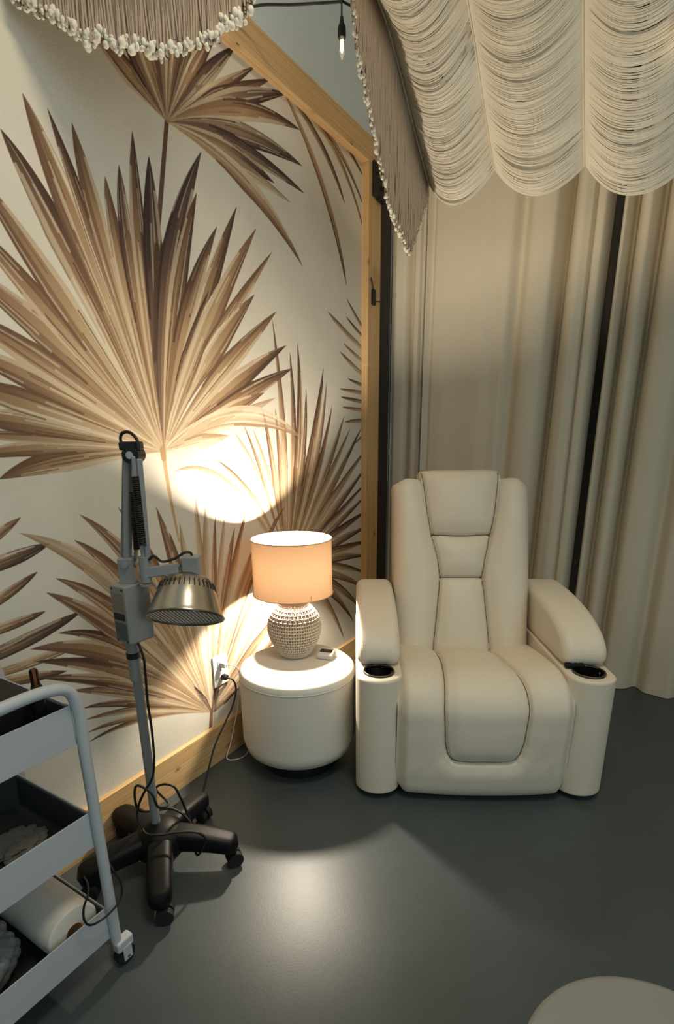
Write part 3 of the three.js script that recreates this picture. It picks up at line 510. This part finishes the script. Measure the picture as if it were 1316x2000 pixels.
// ---------- infrared heat lamp on its wheeled stand ----------
const HEAT = [0.25, 0, -0.855];
{
  const t = thing('heat_lamp', 'tall grey infrared heat lamp on black five-star wheeled base', 'heat lamp', HEAT, 31.45 * D2R);
  const G = M.greyEnamel, base = new THREE.Group(); base.name = 'star_base'; t.add(base);
  part('hub', lathe([[0, 0.05], [0.06, 0.05], [0.074, 0.066], [0.076, 0.105], [0.066, 0.13], [0.044, 0.147], [0.022, 0.155], [0, 0.155]], 40), M.blackGloss, base);
  for (let k = 0; k < 5; k++) {
    const wa = (-30 + 72 * k) * D2R, lx = Math.cos(wa), lz = Math.sin(wa), ry = 31.45 * D2R; // world direction into the stand's own axes
    const dx = lx * Math.cos(ry) - lz * Math.sin(ry), dz = lx * Math.sin(ry) + lz * Math.cos(ry), an = Math.atan2(-dz, dx);
    const leg = grid(26, 18, (u, v) => { // arched arm with a rounded end
      const d = lerp(0.03, 0.236, u), yc = 0.1 - 0.026 * u * u, w = lerp(0.038, 0.032, u) * Math.sqrt(Math.max(0.0001, 1 - Math.pow(Math.max(0, (u - 0.86) / 0.14), 2))), th = lerp(0.036, 0.026, u) * Math.sqrt(Math.max(0.0001, 1 - Math.pow(Math.max(0, (u - 0.93) / 0.07), 2)));
      const a = v * 2 * Math.PI, ca = Math.cos(a), sa = Math.sin(a), e = 0.6; return [d, yc + th * Math.sign(sa) * Math.pow(Math.abs(sa), e), w * Math.sign(ca) * Math.pow(Math.abs(ca), e)]; });
    leg.rotateY(an); const lp = part('base_leg', leg, M.blackGloss, base);
    const c = new THREE.Group(); const px = 0.212 * dx, pz = 0.212 * dz;
    for (const s of [-1, 1]) part('caster_wheel', (() => { const g = new THREE.CylinderGeometry(0.024, 0.024, 0.016, 28); g.rotateX(Math.PI / 2); g.translate(0.008, 0.024, s * 0.012); g.rotateY(an + 0.5 + k); g.translate(px, 0, pz); return g; })(), M.rubber, base);
    part('caster_stem', [rod([px, 0.03, pz], [px, 0.07, pz], 0.008)], M.black, base);
  }
  part('pole', [cyl(0.013, 0.013, 0.56, -0.008, 0.14, 0, 24), cyl(0.0165, 0.0165, 0.12, -0.01, 0.62, 0, 24)], G, t);
  part('pole_ring', cyl(0.0185, 0.0185, 0.016, -0.01, 0.686, 0, 24), M.black, t);
  const box = new THREE.Group(); box.name = 'control_box'; box.position.set(0.003, 0.817, 0); box.rotation.y = 1.0; t.add(box);
  part('housing', rbox(0.078, 0.158, 0.062, 0.006), G, box);
  part('front_label', rbox(0.0012, 0.05, 0.046, 0.0005, -0.0395, 0.035, 0), M.stickerGrey, box);
  part('power_switch', rbox(0.005, 0.018, 0.04, 0.002, -0.0405, -0.004, 0), M.black, box);
  part('timer_panel', rbox(0.0012, 0.048, 0.046, 0.0005, -0.0395, -0.045, 0), M.stickerTeal, box);
  for (const [y, z] of [[0.069, 0.02], [-0.07, 0.02], [-0.07, -0.02], [0.069, -0.02]]) part('screw', rod([-0.0385, y, z], [-0.0405, y, z], 0.003, 8), M.black, box);
  const up = (o) => { o.position.x += o.name === 'swivel_bracket' ? 0.017 : 0.024; return o; };
  up(part('swivel_bracket', [rbox(0.04, 0.07, 0.035, 0.005, -0.012, 0.928, 0), rod([-0.034, 0.945, 0], [0.012, 0.945, 0], 0.01, 16), rod([-0.012, 0.945, -0.024], [-0.012, 0.945, 0.024], 0.008, 16)], G, t));
  // lower arm, upwards; upper arm, back down
  const a1 = [-0.01, 0.955, 0], a2 = [0.022, 1.228, 0];
  up(part('lower_arm', [bar([a1[0] - 0.006, a1[1], 0.012], [a2[0] - 0.004, a2[1], 0.012], 0.014, 0.008), bar([a1[0] - 0.014, a1[1], -0.008], [a2[0] - 0.006, a2[1], -0.008], 0.028, 0.01), bar([a1[0] + 0.012, a1[1], -0.006], [a2[0] + 0.014, a2[1] - 0.02, -0.006], 0.008, 0.016)], G, t));
  up(part('spring', helix([0.014, 0.985, 0.012], [0.022, 1.125, 0.012], 0.007, 30, 0.0025), M.black, t));
  up(part('spring_rod', rod([0.022, 1.12, 0.012], [0.03, 1.215, 0.012], 0.0022), M.chrome, t));
  up(part('pivot', [rod([0.03, 1.214, -0.026], [0.03, 1.214, 0.026], 0.02, 24), rbox(0.05, 0.02, 0.035, 0.005, 0.026, 1.235, 0)], M.black, t));
  up(part('pivot_bolt', rod([0.03, 1.214, 0.024], [0.03, 1.214, 0.03], 0.009, 12), M.chrome, t));
  up(part('upper_arm', [bar([0.04, 1.212, 0.034], [0.034, 0.95, 0.03], 0.012, 0.01), bar([0.054, 1.206, 0.034], [0.046, 0.95, 0.03], 0.007, 0.014)], G, t));
  up(part('spring', helix([0.042, 1.165, 0.042], [0.04, 1.0, 0.04], 0.0078, 34, 0.0026), M.black, t));
  up(part('elbow', [rod([0.036, 0.97, 0.03], [0.036, 0.905, 0.03], 0.014, 20), bar([0.036, 0.928, 0.03], [0.118, 0.938, 0.022], 0.026, 0.022), rod([0.036, 0.9, 0.03], [0.036, 0.895, 0.03], 0.017, 20)], G, t));
  up(part('head_clamp', [bar([0.112, 0.94, 0.022], [0.136, 0.918, 0.01], 0.018, 0.012)], M.steelDark, t));
  const head = new THREE.Group(); head.name = 'lamp_head'; head.position.set(0.156, 0, 0); t.add(head);
  part('neck_block', rbox(0.044, 0.056, 0.044, 0.004, 0.014, 0.937, 0), G, head);
  const TILT = new THREE.Matrix4().makeTranslation(0, 0.905, 0).multiply(new THREE.Matrix4().makeRotationX(-31 * D2R)).multiply(new THREE.Matrix4().makeTranslation(0, -0.905, 0)); // the mouth of the bell looks a little towards the room
  part('collar', lathe([[0, 0.912], [0.038, 0.911], [0.04, 0.906], [0.036, 0.9]], 40), M.steel, head).geometry.applyMatrix4(TILT);
  const dome = part('reflector_dome', lathe([[0.02, 0.908], [0.048, 0.906], [0.06, 0.898], [0.07, 0.878], [0.081, 0.845], [0.09, 0.815], [0.0945, 0.806], [0.096, 0.802], [0.094, 0.8], [0.09, 0.804], [0.086, 0.815], [0.077, 0.845], [0.066, 0.876], [0.056, 0.893], [0.02, 0.903]], 64), M.steel, head); dome.geometry.applyMatrix4(TILT);
  const slots = []; for (let k = 0; k < 36; k++) { const a = k / 36 * 2 * Math.PI; slots.push(rod([0.0665 * Math.cos(a), 0.89, 0.0665 * Math.sin(a)], [0.0735 * Math.cos(a), 0.87, 0.0735 * Math.sin(a)], 0.0013, 5)); }
  part('vent_slots', slots, M.black, dome).geometry.applyMatrix4(TILT);
  part('rim_ring', new THREE.TorusGeometry(0.0955, 0.003, 8, 64).rotateX(Math.PI / 2).translate(0, 0.801, 0), M.steelDark, head).geometry.applyMatrix4(TILT);
  const wires = []; for (let k = -9; k <= 9; k++) { const o = k * 0.0095, h = Math.sqrt(Math.max(0, 0.092 * 0.092 - o * o)); if (h > 0.01) wires.push(rod([o, 0.803, -h], [o, 0.803, h], 0.0012, 5), rod([-h, 0.8035, o], [h, 0.8035, o], 0.0012, 5)); }
  part('wire_guard', wires, M.chrome, head).geometry.applyMatrix4(TILT);
  part('heating_plate', lathe([[0, 0.852], [0.056, 0.852], [0.058, 0.856], [0.058, 0.866], [0, 0.868]], 40), M.stickerGrey, head).geometry.applyMatrix4(TILT);
  up(part('cable', tube([[0.008, 1.232, 0.0], [0.004, 1.25, 0.005], [0.012, 1.264, 0.01], [0.03, 1.266, 0.014], [0.048, 1.25, 0.02], [0.052, 1.225, 0.026]], 0.0038, 40, 8), M.black, t, 'black cable looping over the top joint'));
  up(part('cable', tube([[0.05, 0.962, 0.036], [0.062, 0.972, 0.034], [0.08, 0.957, 0.03], [0.11, 0.962, 0.02], [0.134, 0.975, 0.01], [0.146, 0.972, 0.002], [0.149, 0.958, 0]], 0.0034, 40, 8), M.black, t));
  // mains cord in world coordinates, then brought into the stand's own axes
  const inv = new THREE.Matrix4().makeRotationY(31.45 * D2R).setPosition(...HEAT).invert();
  const loc = (pts) => pts.map((p) => V3(...p).applyMatrix4(inv).toArray());
  part('power_cord', [
    tube(loc([[0.27, 0.745, -0.845], [0.294, 0.70, -0.841], [0.294, 0.662, -0.841], [0.291, 0.572, -0.839], [0.292, 0.478, -0.840], [0.288, 0.380, -0.837], [0.279, 0.330, -0.831], [0.257, 0.288, -0.818], [0.236, 0.236, -0.805], [0.229, 0.197, -0.801], [0.243, 0.178, -0.800], [0.275, 0.17, -0.79], [0.31, 0.166, -0.81], [0.345, 0.165, -0.845], [0.385, 0.15, -0.885], [0.395, 0.12, -0.90], [0.372, 0.065, -0.885], [0.33, 0.06, -0.91], [0.30, 0.12, -0.93], [0.25, 0.162, -0.91], [0.21, 0.165, -0.87], [0.225, 0.22, -0.81], [0.25, 0.315, -0.80], [0.28, 0.29, -0.82], [0.29, 0.24, -0.83], [0.26, 0.2, -0.89], [0.23, 0.25, -0.875], [0.256, 0.268, -0.885], [0.28, 0.26, -0.9], [0.292, 0.22, -0.91], [0.27, 0.12, -0.95], [0.235, 0.03, -1.0], [0.2, 0.006, -1.05], [0.15, 0.006, -1.1], [0.12, 0.01, -1.15], [0.1, 0.06, -1.202], [0.08, 0.135, -1.271], [0.07, 0.194, -1.345], [0.066, 0.245, -1.399], [0.062, 0.302, -1.425], [0.055, 0.34, -1.418], [0.038, 0.35, -1.406]]), 0.0036, 420, 8),
  ], M.black, t, 'black mains cord tangled round the base');
  part('plug', (() => { const g = rbox(0.026, 0.02, 0.022, 0.006, 0.0255, 0.35, -1.406); g.applyMatrix4(inv); return g; })(), M.black, t);
}

// ---------- white utility cart ----------
{
  const t = thing('utility_cart', 'white metal three-tier rolling cart at the left edge', 'cart', [0.255, 0, -0.375]);
  const W = M.cartWhite, hx = 0.155, hz = 0.2;
  for (const s of [-1, 1]) { // an upside-down U of tube on each long side
    const f = part('side_frame', tube([[s * hx, 0.07, -hz], [s * hx, 0.3, -hz], [s * hx, 0.6, -hz], [s * hx, 0.715, -hz], [s * hx, 0.755, -hz + 0.015], [s * hx, 0.771, -hz + 0.06], [s * hx, 0.772, 0], [s * hx, 0.771, hz - 0.06], [s * hx, 0.755, hz - 0.015], [s * hx, 0.715, hz], [s * hx, 0.6, hz], [s * hx, 0.3, hz], [s * hx, 0.07, hz]], 0.0125, 120, 16), W, t);
  }
  for (const y of [0.625, 0.356, 0.085]) {
    const tray = new THREE.Group(); tray.name = 'tray'; t.add(tray);
    const th = 0.0016, h = 0.092, ix = hx - 0.008, iz = hz - 0.01;
    for (const s of [-1, 1]) part('side_panel', rbox(th * 2, h, iz * 2, 0.0012, s * ix, y + h / 2, 0), W, tray);
    for (const s of [-1, 1]) part('end_panel', rbox(ix * 2, h, th * 2, 0.0012, 0, y + h / 2, s * iz), W, tray);
    part('tray_base', rbox(ix * 2, th * 2, iz * 2, 0.0012, 0, y + 0.004, 0), W, tray);
    part('inner_sheet', [rbox(ix * 2 - 0.008, 0.003, iz * 2 - 0.008, 0.001, 0, y + 0.0085, 0), rbox(ix * 2 - 0.008, h - 0.012, 0.003, 0.001, 0, y + h / 2 + 0.002, -iz + 0.0045), rbox(0.003, h - 0.012, iz * 2 - 0.012, 0.001, -ix + 0.0045, y + h / 2 + 0.002, 0)], M.cartInner, tray, 'dark grey sheets on the inner tray faces');  // dark grey sheets over base, far end and wall side of the tray
  }
  for (const sx of [-1, 1]) for (const sz of [-1, 1]) {
    const c = new THREE.Group(); c.name = 'caster'; c.position.set(sx * hx, 0, sz * hz); t.add(c);
    part('caster_fork', [rbox(0.026, 0.03, 0.045, 0.006, 0.006, 0.058, -0.012), rbox(0.003, 0.04, 0.024, 0.001, -0.009, 0.035, -0.012), rbox(0.003, 0.04, 0.024, 0.001, 0.021, 0.035, -0.012), cyl(0.011, 0.011, 0.02, 0, 0.062, 0, 16)], W, c);
    part('caster_wheel', (() => { const g = new THREE.CylinderGeometry(0.024, 0.024, 0.02, 28); g.rotateZ(Math.PI / 2); g.translate(0.006, 0.024, -0.012); return g; })(), M.rubber, c);
    part('axle', rod([-0.012, 0.024, -0.012], [0.024, 0.024, -0.012], 0.004, 10), M.chrome, c);
  }
}
// things in the cart
{
  const t = thing('black_box', 'black lidded box in the top tray of the white cart', 'box', [0.21, 0.636, -0.44]);
  part('box_body', rbox(0.18, 0.085, 0.2, 0.006, 0, 0.0425, 0), M.black, t); part('lid', rbox(0.188, 0.014, 0.208, 0.004, 0, 0.092, 0), M.black, t);
}
{
  const t = thing('pump_bottle', 'slim dark bottle with copper stripe standing in the cart', 'bottle', [0.352, 0.636, -0.53]);
  part('bottle_body', lathe([[0, 0], [0.011, 0.001], [0.0125, 0.006], [0.0125, 0.12], [0.009, 0.132], [0, 0.132]], 24), M.blackGloss, t);
  part('cap', lathe([[0.0085, 0.132], [0.0085, 0.162], [0.006, 0.166], [0, 0.166]], 20), M.blackGloss, t); part('stripe', rbox(0.003, 0.06, 0.006, 0.001, 0.008, 0.142, 0.004), M.copper, t);
}
{
  const t = thing('towel', 'folded beige towel in the top tray behind the rail', 'towel', [0.348, 0.636, -0.31]);
  for (let k = 0; k < 3; k++) part('fold', rbox(0.1, 0.026, 0.16, 0.012, 0, 0.013 + 0.026 * k, 0.004 * k), M.paper, t);
}
function crumple(name, label, cat, pos, [rx, ry, rz], mat, amp, seedN) {
  const g0 = new THREE.IcosahedronGeometry(1, 14), p = g0.attributes.position;
  for (let i = 0; i < p.count; i++) {
    const x = p.getX(i), y = p.getY(i), z = p.getZ(i), k = 1 + amp * (Math.abs(Math.sin(x * 4.1 + seedN + 2 * Math.sin(z * 3.3))) + 0.7 * Math.abs(Math.sin(y * 6.3 + z * 4 + seedN * 2)) + 0.4 * Math.abs(Math.sin(z * 11 + x * 9))) - amp;
    p.setXYZ(i, x * rx * k, Math.max(-ry * 0.8, y * ry * k) + ry * 0.8, z * rz * k);
  }
  g0.computeVertexNormals(); const m = part(name, g0, mat, scene); m.position.set(...pos); return tag(m, label, cat);
}
crumple('crumpled_cloth', 'crumpled grey cloth in the middle tray of the cart', 'cloth', [0.27, 0.3665, -0.47], [0.05, 0.014, 0.05], M.greyCloth, 0.25, 1);
crumple('plastic_bag', 'translucent plastic bag bulging from the bottom tray of the cart', 'bag', [0.26, 0.0955, -0.305], [0.085, 0.075, 0.11], phys({ color: 0x8b918f, roughness: 0.35, transmission: 0.35, thickness: 0 }), 0.13, 3);
{
  const t = thing('paper_roll', 'white paper roll lying in the bottom tray of the cart', 'paper roll', [0.255, 0.159, -0.497]);
  const g = lathe([[0.02, -0.125], [0.056, -0.125], [0.0615, -0.12], [0.0615, 0.12], [0.056, 0.125], [0.02, 0.125]], 48); g.rotateZ(Math.PI / 2); part('paper', g, M.paper, t);
  const c = lathe([[0.019, -0.126], [0.0205, -0.126], [0.0205, 0.126], [0.019, 0.126]], 32); c.rotateZ(Math.PI / 2); part('core', c, M.rattanCore, t);
}
{
  const m = part('charging_cord', tube([[0.40, 0.30, -0.53], [0.415, 0.29, -0.528], [0.428, 0.275, -0.518], [0.43, 0.253, -0.503], [0.43, 0.222, -0.498], [0.43, 0.198, -0.506], [0.43, 0.186, -0.525], [0.434, 0.188, -0.56], [0.432, 0.2, -0.59], [0.426, 0.235, -0.6], [0.42, 0.268, -0.592], [0.412, 0.285, -0.59], [0.39, 0.3, -0.59]], 0.0026, 90, 8), M.black, scene);
  tag(m, 'thin black cord looped round the front leg of the cart', 'cord');
}

// ---------- round table in the corner of the picture ----------
{
  const t = thing('round_table', 'low round glossy off-white table at the lower right corner', 'table', [1.535, 0, -0.606]);
  part('table_top', lathe([[0, 0.392], [0.17, 0.392], [0.188, 0.396], [0.1935, 0.405], [0.1935, 0.412], [0.19, 0.419], [0.184, 0.42], [0, 0.42]], 96), M.marbleTop, t);
  part('pedestal', lathe([[0, 0.02], [0.04, 0.02], [0.026, 0.05], [0.024, 0.2], [0.026, 0.36], [0.06, 0.392], [0, 0.392]], 40), M.whitePlastic, t);
  part('foot_plate', lathe([[0, 0], [0.13, 0], [0.133, 0.004], [0.13, 0.012], [0.05, 0.02], [0, 0.02]], 64), M.whitePlastic, t);
}

// ---------- string canopy ----------
function tri(curves, r) { // thin three-sided strands, all in one geometry
  const pos = [], idx = [];
  for (const c of curves) {
    const n = c.length, b0 = pos.length / 3;
    for (let i = 0; i < n; i++) {
      const p = c[i], q = c[Math.min(n - 1, i + 1)], o = c[Math.max(0, i - 1)]; let tx = q[0] - o[0], ty = q[1] - o[1], tz = q[2] - o[2]; const l = Math.hypot(tx, ty, tz) || 1; tx /= l; ty /= l; tz /= l;
      let ax = Math.abs(ty) > 0.8 ? 1 : 0, ay = ax ? 0 : 1; let ux = ay * tz, uy = -ax * tz, uz = ax * ty - ay * tx; const ul = Math.hypot(ux, uy, uz) || 1; ux /= ul; uy /= ul; uz /= ul;
      const vx = ty * uz - tz * uy, vy = tz * ux - tx * uz, vz = tx * uy - ty * ux;
      for (let k = 0; k < 3; k++) { const a = k * 2.0944, ca = Math.cos(a) * r, sa = Math.sin(a) * r; pos.push(p[0] + ux * ca + vx * sa, p[1] + uy * ca + vy * sa, p[2] + uz * ca + vz * sa); }
    }
    for (let i = 0; i + 1 < n; i++) for (let k = 0; k < 3; k++) { const a = b0 + i * 3 + k, b = b0 + i * 3 + (k + 1) % 3; idx.push(a, b, b + 3, a, b + 3, a + 3); }
  }
  const g = new THREE.BufferGeometry(); g.setAttribute('position', new THREE.Float32BufferAttribute(pos, 3)); g.setAttribute('uv', new THREE.Float32BufferAttribute(new Float32Array(pos.length / 3 * 2), 2)); g.setIndex(idx); g.computeVertexNormals(); return g;
}
const ROPES = [[0.445, 2.19], [0.70, 2.185], [1.012, 2.13], [1.30, 2.05], [1.59, 2.04], [1.88, 2.05]];
const ropePath = (i) => new THREE.CatmullRomCurve3([[-1.25, 2.5], [-1.45, 2.53], [-1.65, 2.538], [-1.86, 2.52], [-1.98, 2.45], [-2.14, lerp(2.45, ROPES[i][1], 0.52)], [-2.3, ROPES[i][1]]].map(([z, y]) => V3(ROPES[i][0], y, z)), false, 'centripetal');
{
  const t = thing('string_canopy', 'cream string canopy hanging in scalloped swags above the recliner', 'canopy', [0, 0, 0]);
  for (let i = 0; i + 1 < ROPES.length; i++) {
    const a = ropePath(i), b = ropePath(i + 1), strands = [], N = 760;
    let bunch = 0, gap = 0;
    for (let k = 0; k <= N; k++) {
      const q = clamp(k / N, 0, 1), A = a.getPointAt(q), B = b.getPointAt(q); bunch = bunch * 0.93 + rr(-1, 1) * 0.0022;
      if (rnd() < 0.03) gap = 1 + Math.floor(rnd() * 3);
      const push = gap-- > 0 ? rr(0.006, 0.014) : 0; // strands that have slid aside and left a gap
      const sag = 0.088 + 0.008 * Math.sin(q * 40 + i) + bunch + rr(-0.002, 0.002) + push, skew = rr(-0.12, 0.12), pts = [];
      for (let m = 0; m <= 15; m++) { const f = m / 15, c = 4 * f * (1 - f) * (1 + skew * (f - 0.5)), s = Math.pow(c, 1.0) * sag; const near = 0.25 * s * smooth(q, 0.6, 0.85); pts.push([lerp(A.x, B.x, f), lerp(A.y, B.y, f) - s, lerp(A.z, B.z, f) + near]); }
      strands.push(pts);
    }
    const m = part('string_swag', tri(strands, 0.0016), M.string, t); m.userData.kind = 'stuff';
  }
  for (let i = 0; i < ROPES.length; i++) {
    const c = ropePath(i), p = c.getPoints(60);
    part('rope', [0.004, -0.004].map((o) => new THREE.TubeGeometry(new THREE.CatmullRomCurve3(p.map((v) => V3(v.x + o, v.y - 0.002, v.z + 0.002))), 70, 0.0032, 6)), M.string, t, 'pale cord between two swags');
    for (const z of [-1.45, -1.8]) { const q = p.reduce((u, v) => Math.abs(v.z - z) < Math.abs(u.z - z) ? v : u); part('hanging_wire', rod([q.x, q.y, q.z], [q.x, CEIL, q.z], 0.0012, 5), M.alu, t); }
  }
}
function fringe(name, label, cat, foot, topY, s0, s1, step, knotR, mat, group) {
  // foot(s) -> [x, y, z] at the lower end; strands rise to topY(s)
  const t = thing(name, label, cat, [0, 0, 0], 0, group), strands = [], knots = []; let tuft = 0;
  for (let s = s0; s <= s1; s += step) for (let layer = 0; layer < 2; layer++) {
    const ss = s + rr(-step, step) * 0.8, f = foot(ss), ty = topY(ss), pts = [], wob = rr(0, 6), off = layer * 0.006 - 0.003, y0 = f[1] + rr(-0.006, 0.012) + (tuft = tuft * 0.9 + rr(-1, 1) * 0.004);
    if (ty - y0 < 0.01) continue;
    for (let m = 0; m <= 8; m++) { const q = m / 8; pts.push([f[0] + off + 0.004 * Math.sin(wob + q * 7) * (1 - q), lerp(y0, ty, q), f[2] + off + 0.004 * Math.cos(wob * 1.7 + q * 6) * (1 - q)]); }
    strands.push(pts);
    if (rnd() < 0.5 + 6 * tuft) { const g = new THREE.IcosahedronGeometry(knotR * rr(0.6, 1.25), 1); g.scale(rr(0.8, 1.2), rr(0.8, 1.6), rr(0.8, 1.2)); g.translate(f[0] + off + rr(-0.004, 0.004), y0, f[2] + off + rr(-0.004, 0.004)); knots.push(g); }
  }
  part('yarn_strands', tri(strands, 0.0034), mat, t).userData.kind = 'stuff';
  part('fringe_knots', knots, M.knot, t, 'fluffy cream knots along the edge').userData.kind = 'stuff';
  return t;
}
{ // side of the canopy, next to the bare ceiling
  const lo = [[1.55, 2.53], [1.66, 2.50], [1.703, 2.448], [1.734, 2.345], [1.873, 2.142], [1.955, 2.023], [2.138, 1.919], [2.2, 2.0], [2.296, 2.15]], c = ropePath(0).getPoints(200);
  const top = (s) => { for (const p of c) if (-p.z >= s) return p.y; return ROPES[0][1]; };
  fringe('canopy_side_fringe', 'pinkish yarn side panel of the canopy with a fluffy white edge', 'fringe', (s) => [0.436, interp(lo, s), -s], top, 1.57, 2.295, 0.0028, 0.0055, M.yarnPink);
}
{ // nearer swag by the mural
  const A = [0.006, -0.901], B = [0.474, -1.187], lo = [[-0.02, 2.19], [0, 2.173], [0.2, 2.145], [0.37, 2.094], [0.55, 2.072], [0.655, 2.068], [0.75, 2.075], [0.85, 2.09], [0.93, 2.12], [1.0, 2.152], [1.03, 2.19], [1.06, 2.3]];
  fringe('hanging_yarn_fringe', 'hanging yarn fringe with knotted ends in front of the palm mural', 'fringe', (s) => [Math.max(0.045, lerp(A[0], B[0], s)), interp(lo, s), lerp(A[1], B[1], s) + 0.03 * Math.sin(s * 3)], () => TOP - 0.006, 0.02, 1.06, 0.0030, 0.0062, M.yarn);
  const f = scene.children[scene.children.length - 1];
  part('dowel', rod([0.03, TOP, -0.9], [0.5, TOP, -1.2], 0.009, 14), M.wood2, f, 'wooden dowel carrying the fringe');
  for (const q of [0.15, 0.85]) part('hanging_wire', rod([lerp(0.03, 0.5, q), TOP, lerp(-0.9, -1.2, q)], [lerp(0.03, 0.5, q), CEIL, lerp(-0.9, -1.2, q)], 0.0012, 5), M.alu, f);
}

// ---------- string lights ----------
{
  const t = thing('string_lights', 'black string light cable with clear bulbs under the ceiling', 'string lights', [0, 0, 0]);
  part('cable', [tube([[0.04, 2.5, -1.62], [0.116, 2.531, -1.685], [0.2, 2.531, -1.735], [0.317, 2.53, -1.795], [0.345, 2.528, -1.805]], 0.0038, 40, 8), tube([[0.345, 2.528, -1.805], [0.4, 2.545, -2.0], [0.6, 2.44, -2.36], [0.815, 2.385, -2.33], [0.95, 2.42, -2.325], [1.1, 2.452, -2.31], [1.19, 2.45, -2.27], [1.23, 2.40, -2.12], [1.262, 2.36, -2.02], [1.42, 2.33, -1.95], [1.75, 2.45, -1.9], [2.2, 2.8, -1.9], [2.6, 3.195, -1.9]], 0.0034, 140, 8)], M.black, t);
  const bulbAt = (x, y, z, topY) => {
    const b = new THREE.Group(); b.name = 'light_bulb'; b.position.set(x, y, z); t.add(b);
    part('lead', rod([0, 0.03, 0], [0, topY - y, 0], 0.003, 8), M.black, b);
    part('socket', lathe([[0, 0.04], [0.005, 0.04], [0.007, 0.025], [0.0125, 0.012], [0.013, -0.01], [0.011, -0.014], [0, -0.014]], 24), M.black, b);
    part('glass_bulb', lathe([[0.009, -0.014], [0.012, -0.024], [0.0135, -0.036], [0.012, -0.05], [0.007, -0.062], [0.002, -0.068], [0, -0.069]], 24), M.glass, b);
    part('filament', tube([[-0.003, -0.016, 0], [-0.003, -0.045, 0], [0, -0.05, 0], [0.003, -0.045, 0], [0.003, -0.016, 0]], 0.0016, 24, 6), std({ color: 0xfff2dc, emissive: 0xffe6c0, emissiveIntensity: 160 }), b);
    const l = new THREE.PointLight(0xffe2b8, 0.06, 0, 2); l.name = 'bulb_light'; l.position.set(x, y - 0.034, z); l.castShadow = true; l.shadow.radius = 0.6; scene.add(l);
  };
  bulbAt(0.342, 2.452, -1.803, 2.528); bulbAt(1.276, 2.3, -2.02, 2.36); bulbAt(1.72, 2.35, -1.905, 2.44);
}

renderer.render(scene, camera);
